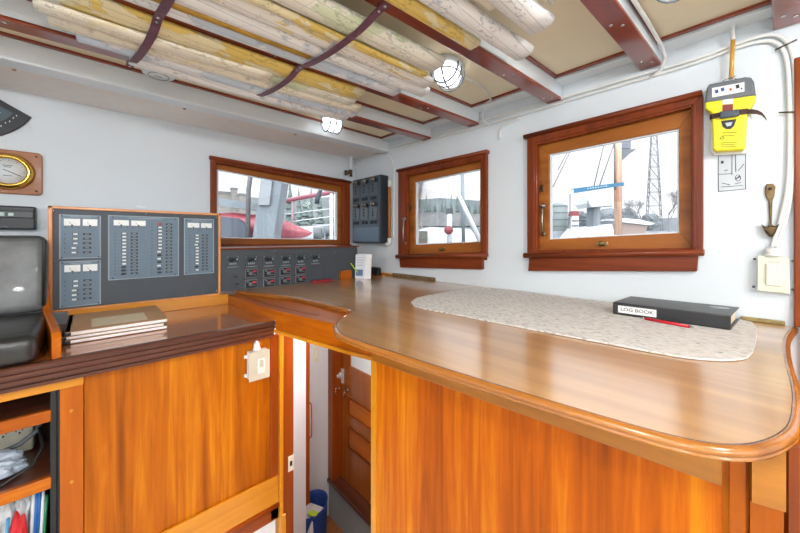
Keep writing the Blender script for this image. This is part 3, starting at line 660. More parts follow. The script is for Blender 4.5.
# ================================================================== SWITCH BOX on right wall
a = Xp(352, 181, 1.425); b = Xp(380, 243.5, 1.425)
sb_ = thing('switch_box', 'dark grey box of six breakers mounted high in the corner beside left window', 'switch box', (1.47, (a.y+b.y)/2, b.z))
ya, yb_, zt, zb = a.y, b.y, a.z, b.z
obj('box_body', MB().box((1.430, yb_, zb), (XR-.002, ya, zt+.004), .004), plain('box_dark', (44, 50, 56), .4, noise=.08), sb_)
W = ya-yb_; H = zt-zb; M = frameR(ya, zb, 1.430)
mb = MB(M); mb.box((.006, .006, -.001), (W-.006, H-.002, .005), .002); obj('box_face', mb, plain('box_slate', (66, 84, 98), .4, noise=.06), sb_)
mb = MB(M); mb.box((.014, .012, .004), (W-.012, H*.24, .009), .002); obj('blank_plate', mb, plain('blank_slate', (92, 116, 138), .4), sb_)
for r in range(2):
    for c in range(3):
        u = W*(.17+.31*c); v = H*(.84-.36*r); mb = MB(M); mb.box((u-.042, v-.055, .004), (u+.042, v+.055, .010), .003)
        o = obj('breaker', mb, plain('breaker_slate', (84, 98, 108), .4), sb_)
        mb = MB(M); mb.cyl((u, v+.052, .008), .020, .010, 14); mb.cyl((u, v+.052, .018), .012, .012, 12); obj('breaker_knob', mb, STEEL, o)
        mb = MB(M)
        for dv in (.015, -.008, -.028): mb.cyl((u-.004, v+dv, .0095), .007, .003, 8)
        for du in (-.03, .008): mb.box((u+du, v-.088, .004), (u+du+.024, v-.066, .014), .003)
        mb.box((u+.022, v+.03, .004), (u+.042, v+.055, .016), .002)
        obj('breaker_marks', mb, DARK, o)

# ---- conduits, pipes and cables near the corner
def cable(name, px_pts, x, r, mat, label, cat='cable', T=Xp, n=8, sm=2):
    P = [tuple(T(px, py, x)) for px, py in px_pts]
    for _ in range(sm):
        Q = [P[0]]
        for p, q in zip(P, P[1:]): Q += [tuple(p[i]*.75+q[i]*.25 for i in range(3)), tuple(p[i]*.25+q[i]*.75 for i in range(3))]
        P = Q+[P[-1]]
    mb = MB(); mb.tube(P, r, n); return single(name, mb, mat, label, cat)
cp = thing('conduit_pipe', 'brown conduit pipe with white elbow beside the corner switch box', 'pipe', (1.49, 1.68, 0))
p0, p1 = Xp(389.5, 187, 1.488), Xp(389.5, 238, 1.488)
obj('pipe', MB().tube([p0, p1], .011, 12), plain('copper_brown', (176, 112, 62), .5), cp)
mb = MB(); e = Xp(389.5, 243, 1.488); mb.tube([p1, e, e+Vector((0, .02, -.008)), e+Vector((0, .045, -.008))], .015, 12); mb.tube([p0, p0+Vector((0, 0, .05))], .012, 10); obj('elbow', mb, PLAST, cp)
fp = thing('corner_pipe', 'short white pipe with brass valve hanging in the ceiling corner above left window', 'pipe', (1.44, 2.06, .45))
q0, q1 = Yp(351.5, 150, 2.07), Yp(351, 170, 2.07)
mb = MB(); mb.tube([q0, q1], .014, 12); mb.tube([q0+Vector((0, 0, .02)), q0+Vector((0, 0, -.012))], .019, 12); obj('pipe', mb, WHITE2, fp)
mb = MB(); mb.tube([q1, q1+Vector((-.02, 0, -.02)), q1+Vector((-.045, -.0, -.026))], .012, 10); mb.tube([q1+Vector((.0, 0, .0)), q1+Vector((.0, 0, -.05))], .010, 10); mb.tube([q1+Vector((-.045, 0, -.045)), q1+Vector((-.045, 0, -.01))], .012, 10); obj('valve', mb, BRONZE, fp)
cable('wall_cable', [(356, 178), (357, 166), (361, 160), (372, 156), (384, 153.5), (392, 158), (394, 170), (394, 186), (393.5, 240)], 1.497, .0045, PLAST, 'thin white cable looping over the corner switch box and down beside it')
cable('wall_cable', [(353.5, 166), (358, 158), (372, 154), (395, 147), (430, 136), (486, 120), (600, 87), (650, 72), (700, 58), (730, 46), (760, 36), (776, 34), (789, 42), (795, 62), (795.5, 110), (794.5, 150), (792, 190), (786, 220), (776, 247)], 1.494, .0055, PLAST, 'upper thick white cable along the right wall dropping to the ivory switch box')
cable('wall_cable', [(400, 149), (430, 140), (486, 125), (600, 91), (700, 62), (735, 48), (760, 41), (775, 41), (785, 51), (788.5, 70), (790, 110), (790, 150), (788, 190), (781, 220), (772, 247)], 1.494, .0055, PLAST, 'lower thick white cable along the right wall, innermost of the pair at the bend')
cable('wall_cable', [(482, 101), (483.5, 110), (482, 120), (489, 125)], 1.47, .0045, PLAST, 'short white cable dropping from the ceiling between two beams over the left sash window')
cable('wall_cable', [(500, 139), (500, 130), (506, 124), (520, 118)], 1.494, .0045, PLAST, 'stubby white cable end curling under the wall cables above the gap between sash windows')
# cable from ceiling between beams 4 and 5 down to wall
P = [Vector((.95, yb(4, .95)-.045, .672)), Vector((1.25, yb(4, 1.25)-.045, .672)), Vector((1.42, yb(4, 1.42)-.045, .665)), Vector((1.465, yb(4, 1.42)-.05, .64)), Vector((1.485, yb(4, 1.42)-.035, .605)), Vector((1.494, yb(4, 1.42)-.0, .594))]
single('wall_cable', MB().tube(P, .006, 8), PLAST, 'white cable coming off the ceiling beside the beam over the right window', 'cable')
P = [Vector((1.06, .80, .668)), Vector((1.25, .80, .674)), Vector((1.40, .845, .672)), Vector((1.425, .90, .672))]
single('wall_cable', MB().tube(P, .004, 8), PLAST, 'white cable running from the caged lamp across the cream ceiling panel', 'cable')
for i, (pa, pb, lb) in enumerate([((775, 50), (797, 39.5), 'upper slanting dark clip holding the cables at top right'), ((778.5, 112.5), (797, 112), 'level brass clip across the hanging white cables beside the beacon')]):
    single('cable_clip', MB().tube([Xp(*pa, 1.487), Xp(*pb, 1.487)], .0022, 6), BRONZE, lb, 'clip')

# ================================================================== THINGS ON THE RIGHT WALL
# emergency beacon
e0 = Xp(730, 150, XR); XB = 1.452
bc = thing('emergency_beacon', 'yellow and grey emergency beacon strapped to the white wall with upright antenna', 'emergency beacon', (1.48, .037, .285))
def RP(px, py, x=XB): return Xp(px, py, x)
def rprism(pts, x0, x1, bev=.004, seg=3):
    mb = MB(Matrix(((0, 0, -1, XR), (-1, 0, 0, 0), (0, 1, 0, 0), (0, 0, 0, 1))))
    pp = [RP(*p, XR-x1) for p in pts]; mb.prism([(-p.y, p.z) for p in pp], x0, x1, bev=bev, seg=seg); return mb
obj('lower_body', rprism([(704.5, 99), (755.5, 94), (756, 99), (750, 109), (747.5, 112), (746, 146), (743, 149.5), (716, 151), (713, 149), (711.5, 113), (705, 108)], .014, .050, .005), YEPI, bc)
obj('bracket', rprism([(709, 96), (752, 93), (751, 112), (749, 151), (745, 153.5), (714, 155), (710.5, 151)], .0, .018, .003), PLAST, bc)
g = obj('upper_body', rprism([(706.5, 88), (709, 84), (745, 76.5), (751, 77), (754, 81), (756, 95), (704.5, 102.5)], .010, .054, .006), plain('beacon_grey', (104, 110, 116), .45), bc)
obj('icon_label', rprism([(712, 88), (744.5, 82), (744.5, 91.5), (712, 97.5)], .0542, .0552, 0), PAPER, bc)
mb = MB(); cols = [plain('icon_blue', (40, 80, 150), .5), plain('icon_red', (200, 50, 60), .5), DARK]
for i, (px, py, s, cc) in enumerate([(716.5, 91.5, 2, 0), (722.5, 89.5, 2, 0), (730.5, 89.5, 1.4, 1), (737.5, 86.5, 2.2, 2), (741.5, 88.5, 1, 0)]):
    obj('label_icon', rprism([(px-s, py-s*.6), (px+s*.7, py-s*1.1), (px+s, py+s*.5), (px-s*.5, py+s)], .0553, .0558, 0), cols[cc], bc)
obj('label_strip', rprism([(722.5, 99.5), (733, 98.5), (733, 103.5), (722.5, 104.5)], .0502, .0512, 0), PAPER, bc)
obj('label_strip', rprism([(722.5, 105), (733, 104), (733, 111), (722.5, 112)], .0502, .0512, 0), plain('maroon_label', (140, 60, 60), .6), bc)
obj('emblem', rprism([(721, 121), (736.5, 119), (734, 126), (730.5, 129), (726, 129), (722.5, 126.5)], .0502, .0516, 0), DARK, bc)
obj('emblem_icon', rprism([(725, 123), (732.5, 122), (731, 125.5), (727, 126.5)], .0517, .0522, 0), plain('emblem_grey', (190, 200, 210), .5), bc)
mb = MB()
for z in (.352, .346, .330, .325, .318, .312): pass
for i, py in enumerate((133, 136, 143, 145, 147)):
    p0, p1 = RP(722 if i < 2 else 721, py, 1.4535), RP(737-2*(i % 2), py-.8, 1.4535); mb.tube([p0, p1], .0007, 4)
p = RP(722, 138, 1.4535); mb.tube([p+Vector((0, .004*cos(k), .004*sin(k))) for k in [i*pi/5 for i in range(11)]], .0008, 4)
obj('printed_lines', mb, plain('olive_print', (110, 110, 20), .5), bc)
# strap with buckle and free tail
P = [RP(710, 117.5, 1.49), RP(712, 116.5, 1.452), RP(722, 114.5, 1.448), RP(735, 112.6, 1.448), RP(747, 111.2, 1.452), RP(752, 111.6, 1.465), RP(757, 112, 1.47), RP(762, 114, 1.475), RP(765, 117.5, 1.478), RP(766.5, 120, 1.48)]
mb = MB(); mb.ribbon(P, (0, 0, 1), [.016]*5+[.014, .012, .009, .006, .003], .002); st = obj('strap', mb, plain('strap_brown', (64, 40, 32), .7), bc)
obj('buckle', rprism([(720, 111.5), (739, 109), (739, 115.8), (720, 118.5)], .055, .062, .002), plain('buckle_slate', (54, 66, 80), .4), st)
mb = MB(); a = RP(731, 79, 1.475); b = RP(733, 40, 1.475); c = RP(733.6, 18.5, 1.475)
obj('antenna', MB().tube([a, b], .0055, 10), wood('antenna_amber', (206, 148, 48), (226, 176, 70), axis=2), bc)
obj('antenna_tip', MB().tube([b, RP(733.5, 23, 1.475)], .0058, 10), PLAST, bc); obj('antenna_cap', MB().tube([RP(733.5, 23.5, 1.475), c], .0056, 10), YEPI, bc)
mb = MB(); mb.tube([RP(723, 83, 1.47), RP(723.5, 79.5, 1.47), RP(735, 76.5, 1.47), RP(736, 80, 1.47)], .002, 6); obj('bail', mb, CHROME, bc)
# instruction card
ic = thing('instruction_card', 'small white diagram card with black border under the yellow beacon', 'card', (XR, .033, .16))
obj('card', rprism([(718, 154), (746, 150.5), (746, 189.5), (718, 192)], 0, .001, 0), plain('card_grey', (206, 212, 218), .6), ic)
mb = MB()
def rl(a, b, r=.0008, x=1.5025): mb.tube([Xp(*a, x), Xp(*b, x)], r, 4)
for a, b in (((718.4, 154.3), (745.7, 150.8)), ((718.4, 191.5), (745.7, 189)), ((718.4, 154.3), (718.4, 191.5)), ((745.7, 150.8), (745.7, 189)), ((732, 154), (732, 175)), ((718.4, 174.5), (732, 173.5)), ((735.5, 155), (735.8, 172)), ((738, 171), (744, 164)), ((721, 163), (724, 162.5)), ((724, 170.5), (728, 170)), ((721, 187), (743, 185.5)), ((722, 183), (730, 185)), ((735, 184), (741, 182.5))): rl(a, b)
for i in range(5): rl((719.5+i*5.4, 155.2-i*.7), (722.5+i*5.4, 154.8-i*.7), .0018)
mb.tube([Xp(738+2.6*cos(k*pi/5), 178+3.2*sin(k*pi/5), 1.5025) for k in range(11)], .0008, 4); mb.box(Xp(721, 161, 1.503)-Vector((.001, .0, 0)), Xp(723.5, 163.5, 1.503)); rl((736, 179), (740, 176), .0016)
obj('diagram', mb, plain('ink', (50, 56, 66), .6), ic)
# bronze hook
hk = thing('bronze_hook', 'worn bronze double hook screwed to the wall above the ivory switch box', 'hook', (XR, -.05, .005))
obj('hook_plate', rprism([(765, 187), (767, 184), (773, 183.5), (775.5, 186.5), (774.5, 196), (772.5, 201), (771.8, 224), (774, 226), (768, 227), (769.5, 222), (768.5, 201), (765.5, 196)], 0, .008, .002), BRONZE, hk)
mb = MB(); mb.cyl((0, 0, .007), .004, .0015, 10, frameR(Xp(770, 189, XR).y, Xp(770, 189, XR).z)); obj('screw', mb, DARK, hk)
obj('hook_cup', rprism([(761.5, 224), (765, 226.5), (770.5, 226), (776, 226), (780, 223.5), (775.5, 233), (773, 237), (769, 236.5), (766, 233)], .0, .026, .006), BRONZE, hk)
# ivory switch box
sw = thing('wall_switch_box', 'ivory rocker switch box fed by white cables at the right end of the wall', 'switch', (XR, -.055, -.165))
obj('mounting_box', rprism([(758.5, 256), (789.5, 259), (790, 294), (759, 291.5)], 0, .026, .002), IVORY, sw)
obj('cover_plate', rprism([(757.5, 255.5), (787, 257), (787, 293.5), (757.5, 290.5)], .026, .031, .0015), plain('ivory_cover', (222, 224, 204), .4), sw)
obj('rocker', rprism([(766, 263.5), (781.5, 265), (781.5, 286.5), (766, 285)], .031, .037, .002), plain('rocker_ivory', (232, 232, 212), .35), sw)
mb = MB()
for q in (((754.5, 259), 1), ((753.5, 286.5), 1), ((792.5, 261), 1), ((792.5, 289.5), 1)): p = Xp(*q[0], XR); mb.cyl((0, 0, 0), .0035, .006, 10, frameR(p.y, p.z))
sep('mounting_lug', mb, GREY, sw)
mb = MB(); p = Xp(773, 251.5, 1.482); mb.cyl((0, 0, 0), .016, .024, 16, Matrix.Translation(p-Vector((0, 0, .012)))); mb.cyl((0, 0, 0), .020, .008, 16, Matrix.Translation(p-Vector((0, 0, .014)))); obj('cable_gland', mb, PLAST, sw)
mb = MB(); p0, p1 = Xp(769.5, 261.8, 1.472), Xp(779, 262.6, 1.472)
for i in range(6): q = p0+(p1-p0)*(i/5.5); mb.box((q.x, q.y, q.z-.001), (q.x+.001, q.y-.0012, q.z+.0012))
obj('cover_lettering', mb, DARK, sw)

# ================================================================== ON THE COUNTER
def zpoly(P, z): return [(Zp(a, b, z).x, Zp(a, b, z).y) for a, b in P]
mt = zpoly([(411, 303), (416, 299), (426, 296.5), (440, 293.8), (460, 290.3), (487, 287.8), (540, 293), (600, 300.8), (660, 308.5), (740, 320.5), (752, 323.5), (758, 330), (757, 340), (753, 354), (748, 359.5), (738, 361.5), (722, 362), (700, 360.8), (678, 358), (650, 353), (600, 343.5), (550, 334), (500, 324.5), (450, 314.5), (425, 310), (414, 307)], CZ)
mt = [(min(x, 1.496), y) for x, y in mt]
pm = single('counter_mat', MB().prism(mt, CZ+.0008, CZ+.005, bev=.0015), MATM, 'long cream woven mat with rounded corners lying on the teak counter', 'mat')
def fid(name, a, b, h, th, mat, label):
    pa, pb = Zp(*a, CZ), Zp(*b, CZ); return single(name, MB().box((XR-.002-th, pa.y, CZ+.0005), (XR-.002, pb.y, CZ+h), .002), mat, label, 'rail')
fid('counter_rail', (400, 275), (435, 281), .020, .016, plain('speckled_batten', (120, 98, 66), .7, noise=.5, nscale=80), 'short dark speckled rail along the wall under the left sash window')
fid('counter_rail', (741, 318), (785, 325), .012, .014, plain('old_brass_strip', (150, 132, 84), .5, noise=.35, nscale=50, metal=.3), 'old brass strip along the counter back behind the log book')
# log book
zt = -.210; zb = CZ+.0056
a, b = Zp(613, 313.7, zb), Zp(731, 330, zb); c, d_ = Zp(739, 306, zt), Zp(635, 294.5, zt)
u = (b-a); Lb = u.length; u.normalize(); n = Vector((u.y, -u.x, 0)); n = n if n.x > 0 else -n
Wb = .185; hb = .040; n = Vector((c.x-b.x, c.y-b.y, 0)); Wb = n.length+.006; n.normalize()
MBk = Matrix(((u.x, n.x, 0, a.x), (u.y, n.y, 0, a.y), (0, 0, 1, zb), (0, 0, 0, 1)))
lk = thing('log_book', 'thick black log book binder with white spine label lying on the mat', 'book', (a+u*Lb/2+n*Wb/2))
def kb(*args, **k): return MB(MBk).box(*args, **k)
obj('cover', kb((0, 0, hb-.004), (Lb, Wb, hb), bev=.0015), plain('binder_black', (58, 62, 64), .38, bump=.15, nscale=200), lk)
obj('back_cover', kb((0, 0, 0), (Lb, Wb, .004), bev=.0015), BLK, lk)
obj('spine', kb((0, -.004, 0), (Lb, .004, hb), bev=.003), plain('spine_black', (38, 40, 42), .35), lk)
obj('pages', kb((.006, .006, .004), (Lb-.007, Wb-.012, hb-.006)), plain('page_cream', (230, 224, 196), .8), lk)
obj('spine_label', kb((.016, -.0052, .008), (.016+Lb*.36, -.0040, hb-.009)), PAPER, lk)
M = MBk @ Matrix.Translation((.016+Lb*.18, -.0056, hb/2)) @ Matrix.Rotation(pi/2, 4, 'X')
text('LOG BOOK', .0150, M, DARK, lk, sx=1.12)
mb = MB(MBk); mb.lathe([(0, hb), (.026, hb), (.026, hb+.0008), (0, hb+.0008)], 24, Matrix.Translation((Lb*.86, Wb*.70, 0)), sx=.9, sy=.75); obj('oval_sticker', mb, plain('sticker', (170, 176, 178), .4), lk)
pn = thing('red_pen', 'red ballpoint pen lying on the mat along the log book spine', 'pen', Zp(668, 325, CZ+.006))
p0, p1 = Zp(645, 318.5, CZ+.0095), Zp(689, 326.5, CZ+.0095); q = Zp(694, 327.6, CZ+.0095); r0 = Zp(640, 317.5, CZ+.0095)
obj('barrel', MB().tube([p0, p1], .0042, 10), plain('pen_red', (206, 20, 40), .25), pn); obj('pen_tip', MB().tube([p1, q], [.0038, .0012], 10), CHROME, pn); obj('push_button', MB().tube([r0, p0], .0022, 8), CHROME, pn)
# pamphlets in clear holder
ph = thing('pamphlet_stack', 'white printed pamphlets standing upright at the corner end of the counter', 'pamphlets', (1.17, 1.70, CZ))
k0 = Zp(355, 278.5, CZ+.0005); k1 = Zp(370, 279, CZ+.0005)
dx = Vector((k1.x-k0.x, k1.y-k0.y, 0)); dxn = dx.normalized(); dn = Vector((-dxn.y, dxn.x, 0)); dn = dn if dn.y > 0 else -dn; Wp = dx.length
for i in range(5):
    w_ = Wp*(.98 if i else .62); o0 = k0+dn*(.004*i)+dxn*(0 if not i else Wp*.02); lean = dn*.012-dxn*.004*i*.4
    q = [o0, o0+dxn*w_, o0+dxn*(w_+.008)+lean+Vector((0, 0, .158-.003*i)), o0+lean+Vector((0, 0, .155-.003*i))]
    obj('pamphlet', MB().hull8(q, [p+dn*.0022 for p in q]), PAPER if i else plain('leaflet', (222, 226, 232), .6), ph)
o0 = k0-dn*.0008; q = [o0+dxn*.006+Vector((0, 0, .018)), o0+dxn*(Wp*.52)+Vector((0, 0, .018)), o0+dxn*(Wp*.52)+Vector((0, 0, .058))+dn*.004, o0+dxn*.006+Vector((0, 0, .058))+dn*.004]
obj('leaflet_picture', MB().hull8(q, [p+dn*.0006 for p in q]), plain('picture_blue', (96, 124, 160), .6), ph)
mb = MB()
for i in range(4):
    z = .085+i*.016; q0 = o0+dxn*.010+Vector((0, 0, z))+dn*(z*.07-.0006); mb.tube([q0, q0+dxn*.045], .0012, 4)
obj('leaflet_print', mb, LBL, ph)
mb = MB(); g0 = k0-dxn*.012+Vector((0, 0, .075)); mb.ribbon([g0-dxn*.022+Vector((0, 0, .030)), g0, g0+dxn*.03+Vector((0, 0, -.035))], dn+Vector((0, 0, .3)), .010, .002)
single('highlighter', mb, GREEN, 'lime yellow strip sticking out left of the white pamphlets', 'marker')
k = Zp(348, 279.2, CZ+.0005)
single('wooden_block', MB().box((k.x-.05, k.y+.0, CZ+.0006), (k.x+.03, k.y+.028, CZ+.056), .003), ORG[0], 'small orange wooden block left of the pamphlets at the console foot', 'block')
k = Zp(320, 281.2, CZ+.0006)
single('red_notebook', MB().box((k.x-.07, 1.700, CZ+.0006), (k.x+.06, 1.732, CZ+.013), .003), plain('dark_red', (150, 34, 50), .5), 'thin dark red booklet lying at the foot of the switch console', 'notebook')
k = Zp(377, 275.2, CZ+.0005); bk = thing('black_case', 'small black twin box near the corner, right of the pamphlets', 'case', (k.x, k.y, CZ))
for i in range(2): 
    xx = k.x-.02+i*.0; mb = MB(frameR(k.y+.045-i*.048, CZ+.006, k.x)); mb.box((0, 0, 0), (.044, .052, .03), .004); obj('case_half', mb, BLK, bk)
obj('case_tray', MB().box((k.x-.035, k.y-.06, CZ+.0006), (k.x+.005, k.y+.05, CZ+.006), .001), RED[1], bk)
a, b = Zp(362, 279, CZ), Zp(393, 275.5, CZ)
single('counter_rail', MB().box((1.478, 1.66, CZ+.0006), (1.500, 2.06, CZ+.014), .002), YEL[1], 'pale wooden rail along the wall in the far counter corner', 'rail')

# ================================================================== ON THE SIDE COUNTER: notebooks
def nb(z, h, dx, cov, label, topc=False, ang=0.):
    c = Vector((.055+dx, 1.545, z)); M = Matrix.Translation(c) @ Matrix.Rotation(radians(ang), 4, 'Z')
    t = thing('notebook', label, 'notebook', tuple(c), 'notebooks stacked on the side counter')
    L2, W2 = .125, .155
    obj('page_block', MB(M).box((-L2+.006, -W2, .0012), (L2, W2-.004, h-.0012), bev=.002), PAPER, t)
    obj('front_cover', MB(M).box((-L2, -W2-.001, h-.0014), (L2+.003, W2, h), bev=.0005), cov, t)
    obj('binding', MB(M).box((-L2-.004, -W2-.001, 0), (-L2+.014, W2, h), bev=.004), BLK, t)
    if topc: obj('cover_label', MB(M).box((-.068, -W2+.03, h), (.075, -W2+.24 if False else .02, h+.0004)), plain('label_tan', (216, 204, 176), .7), t); 
    return t
kraft = plain('kraft_cover', (188, 150, 112), .6, noise=.06)
nb(LZ+.0008, .012, .0, kraft, 'bottom notebook of the white paged stack on the side counter', ang=1)
nb(LZ+.0130, .011, -.004, kraft, 'middle notebook of the white paged stack on the side counter', ang=-1)
nb(LZ+.0242, .013, .002, kraft, 'top notebook with tan cover and pale label, on the side counter stack', True, ang=.5)

# ================================================================== LEFT WALL INSTRUMENTS
ba = thing('barometer', 'round brass barometer on a square oak plaque at the left edge', 'barometer', (-.266, YL, .185))
M = frameL(-.266, .277)
def rrect(w, h, r, n=5):
    P = []
    for cx, cy, a0 in ((w-r, h-r, 0), (-w+r, h-r, 90), (-w+r, -h+r, 180), (w-r, -h+r, 270)):
        for i in range(n+1): a = radians(a0+90*i/n); P.append((cx+r*cos(a), cy+r*sin(a)))
    return P
obj('plaque', MB(M).prism(rrect(.096, .092, .016), 0, .016, bev=.004), wood('plaque_oak', (150, 92, 56), (186, 126, 84), axis=0, rough=.5, coat=.1), ba)
bz = obj('bezel', MB(M).lathe([(.074, .016), (.076, .022), (.072, .030), (.068, .042), (.060, .048), (.054, .044), (.052, .036), (.052, .016)], 40), BRASS, ba)
obj('dial', MB(M).lathe([(0, .034), (.053, .034), (.053, .030)], 32), plain('dial_white', (226, 232, 236), .35), ba)
mb = MB(M)
for i in range(30):
    a = radians(-140+i*280/29); r1 = .046 if i % 3 else .042
    mb.tube([(r1*sin(a), r1*cos(a), .0345), (.049*sin(a), .049*cos(a), .0345)], .0006, 4)
for w_, v in ((.014, .022), (.010, .016), (.012, -.02)): mb.box((-w_, v, .0341), (w_, v+.002, .0348))
obj('dial_marks', mb, DARK, ba); obj('needle', MB(M).tube([(-.012, .006, .036), (0, 0, .036), (.038, -.018, .036)], .0012, 6), DARK, ba)
mb = MB(M)
for u, v in ((.078, .075), (-.078, .075), (.078, -.074), (-.078, -.074)): mb.cyl((u, v, .0155), .004, .001, 10)
sep('plaque_screw', mb, DARK, ba)
cl = thing('clinometer', 'black fan shaped clinometer with white scale at upper left edge', 'clinometer', (-.41, YL, .40))
M = frameL(-.405, .612)
arc = lambda r, a0, a1, n=24: [(r*sin(radians(a0+(a1-a0)*i/n)), -r*cos(radians(a0+(a1-a0)*i/n))) for i in range(n+1)]
obj('body', MB(M).prism([(-.05, .0)]+arc(.222, -66, 66)+[(.05, .0)], 0, .014, bev=.003), BLK, cl)
obj('scale_plate', MB(M).prism(arc(.176, -60, 60)+[(.04, -.02), (-.04, -.02)], .0135, .0155), plain('scale_slate', (70, 92, 100), .35), cl)
mb = MB(M); 
for i in range(-12, 13):
    a = radians(i*5); r0 = .186; r1 = .198 if i % 2 == 0 else .192
    mb.box((r0*sin(a)-.0014, -r1*cos(a), .014), (r0*sin(a)+.0014, -r1*cos(a)+.006, .0150))
for i in range(-5, 6): a = radians(i*10); mb.box((.15*sin(a)-.004, -.15*cos(a), .0155), (.15*sin(a)+.004, -.15*cos(a)+.0016, .0160))
obj('scale_marks', mb, LCDL, cl); obj('pendulum', MB(M).tube([(0, -.03, .018), (.01, -.165, .018)], .002, 6), BRASS, cl)
rd = thing('radio_unit', 'black radio unit with small grey display on the wall above the cushions', 'radio', (-.3, YL, .033))
M = frameL(-.187, .035)
obj('radio_body', MB(M).box((-.24, 0, 0), (0, .098, .05), bev=.006), BLK, rd)
obj('radio_ridge', MB(M).box((-.236, .048, .049), (-.004, .078, .056), bev=.004), plain('ridge_black', (48, 52, 54), .35), rd)
obj('display', MB(M).box((-.116, .054, .0555), (-.084, .070, .0572)), SCREEN, rd); obj('display', MB(M).box((-.074, .056, .0555), (-.060, .068, .0572)), SCREEN, rd)
mb = MB(M)
for u in (-.15, -.17): mb.cyl((u, .062, .055), .008, .01, 14)
obj('radio_knob', mb, GREY, rd)
mb = MB(M); mb.tube([(-.105+.01*i, .012-(.004 if i % 2 else 0), .0505) for i in range(4)], .0015, 5); obj('badge', mb, LBL, rd)
# switch box on the side cabinet
cb = thing('cabinet_switch_box', 'white weatherproof switch box screwed to the amber side cabinet door', 'switch', (fx(258), yf, fz(258, 379)))
p0, p1 = Yp(249.5, 353, yf-.03), Yp(268, 375, yf-.03); M = frameL(p0.x, p1.z, yf); w_, h_ = p1.x-p0.x, p0.z-p1.z
obj('box_body', MB(M).box((-.002, 0, 0.004), (w_, h_, .036), bev=.003), PLAST, cb)
obj('cover_plate', MB(M).box((-.005, -.004, .036), (w_+.002, h_+.002, .042), bev=.002), plain('cover_ivory', (206, 204, 186), .4), cb)
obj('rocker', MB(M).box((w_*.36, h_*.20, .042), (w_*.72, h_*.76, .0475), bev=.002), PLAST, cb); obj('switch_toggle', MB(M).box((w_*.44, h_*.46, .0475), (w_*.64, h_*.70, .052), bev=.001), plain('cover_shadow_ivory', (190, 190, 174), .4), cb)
mb = MB(M); mb.box((-.012, h_*.12-.006, .004), (-.001, h_*.12+.006, .014), .002); mb.box((-.012, h_*.82-.006, .004), (-.001, h_*.82+.006, .014), .002); sep('mounting_lug', mb, PLAST, cb)
mb = MB(); p = Yp(256.5, 350, yf-.018); mb.cyl((0, 0, 0), .010, .028, 14, Matrix.Translation(p)); mb.cyl((0, 0, 0), .013, .010, 14, Matrix.Translation(p)); mb.tube([p+Vector((0, 0, .02)), p+Vector((0, .004, .045))], .0045, 8); obj('cable_gland', mb, PLAST, cb)

# ================================================================== NOOK CONTENTS
zs1 = fz(0, 497)-.002; zs0 = -.90
ps = thing('power_outlet', 'cream double power outlet box on the upper nook shelf at left', 'outlet', (-.2, 1.52, zs1))
obj('outlet_body', MB().box((-.42, 1.50, zs1+.002), (-.140, 1.55, zs1+.135), .006), IVORY, ps)
mb = MB()
for px, py in ((3, 434), (19.5, 430)):
    p = Yp(px, py, 1.4985)
    for dz in (0, .042):
        mb.box((p.x-.008, 1.4985, p.z+dz-.004), (p.x-.006, 1.501, p.z+dz+.005)); mb.box((p.x+.005, 1.4985, p.z+dz-.004), (p.x+.007, 1.501, p.z+dz+.005)); mb.cyl((0, 0, 0), .0025, .002, 8, frameL(p.x, p.z+dz-.009, 1.501))
obj('outlet_slots', mb, DARK, ps)
P = [Vector((-.5, 1.44, zs1+.03)), Vector((-.25, 1.43, zs1+.04)), Vector((-.16, 1.44, zs1+.055)), Vector((-.128, 1.455, zs1+.075)), Vector((-.120, 1.47, zs1+.10)), Vector((-.124, 1.48, zs1+.14))]
single('grey_cable', MB().tube(smooth3(P) if False else P, .007, 8), GREY, 'thick grey cable curving around the cream outlet in the nook', 'cable')
P = [Vector((-.5, 1.33, zs1+.005)), Vector((-.30, 1.32, zs1+.006)), Vector((-.18, 1.32, zs1+.010)), Vector((-.125, 1.34, zs1+.03)), Vector((-.11, 1.37, zs1+.06)), Vector((-.12, 1.41, zs1+.10))]
single('power_cable', MB().tube(P, .004, 8), BLK, 'thin black cord trailing over the plastic bag in the nook', 'cable')
def crumple(name, c, s, mat, label, cat, seed, sub=3):
    t = bmesh.new(); bmesh.ops.create_icosphere(t, subdivisions=sub, radius=1); rnd = random.Random(seed)
    from mathutils import noise
    for v in t.verts:
        k = 1+.38*noise.noise(v.co*1.6+Vector((seed, 0, 0)))+.20*noise.noise(v.co*4.5+Vector((0, seed, 0)))
        v.co = Vector((c[0]+v.co.x*s[0]*k, c[1]+v.co.y*s[1]*k, max(c[2]+v.co.z*s[2]*k, c[2]-s[2]*.92)))
    mb = MB(); mb._add(t); return single(name, mb, mat, label, cat)
plas = plain('bag_plastic', (168, 182, 196), .22, noise=.3, nscale=18, coat=.6)
crumple('plastic_bag', (-.225, 1.385, zs1+.034), (.085, .045, .034), plas, 'crumpled grey plastic bag on the nook shelf under the outlet', 'bag', 3, 4)
pb = plain('bag_clear_white', (206, 212, 216), .25, noise=.35, nscale=22, coat=.6)
ZN = zs0+.001
single('storage_bin', MB().box((-.42, 1.42, ZN), (-.125, 1.66, ZN+.20), .01), plain('bin_grey', (120, 128, 132), .4, noise=.1), 'grey storage bin on the nook floor under the plastic bags', 'bin')
ZN2 = ZN+.03
a = Yp(30, 512, 1.37); crumple('plastic_bag', (a.x-.008, 1.37, ZN+.105), (.022, .026, .112), pb, 'upright clear bag with printed card, right one in the lower nook', 'bag', 9, 4)
a = Yp(10, 516, 1.37); crumple('plastic_bag', (a.x-.012, 1.37, ZN+.100), (.024, .026, .105), pb, 'upright clear bag, left one in the lower nook', 'bag', 14, 4)
crumple('red_pouch', (Yp(18, 531, 1.315).x, 1.315, ZN+.085), (.018, .014, .085), plain('pouch_red', (206, 40, 50), .4), 'small bright red pouch at the bottom of the lower nook', 'pouch', 21)
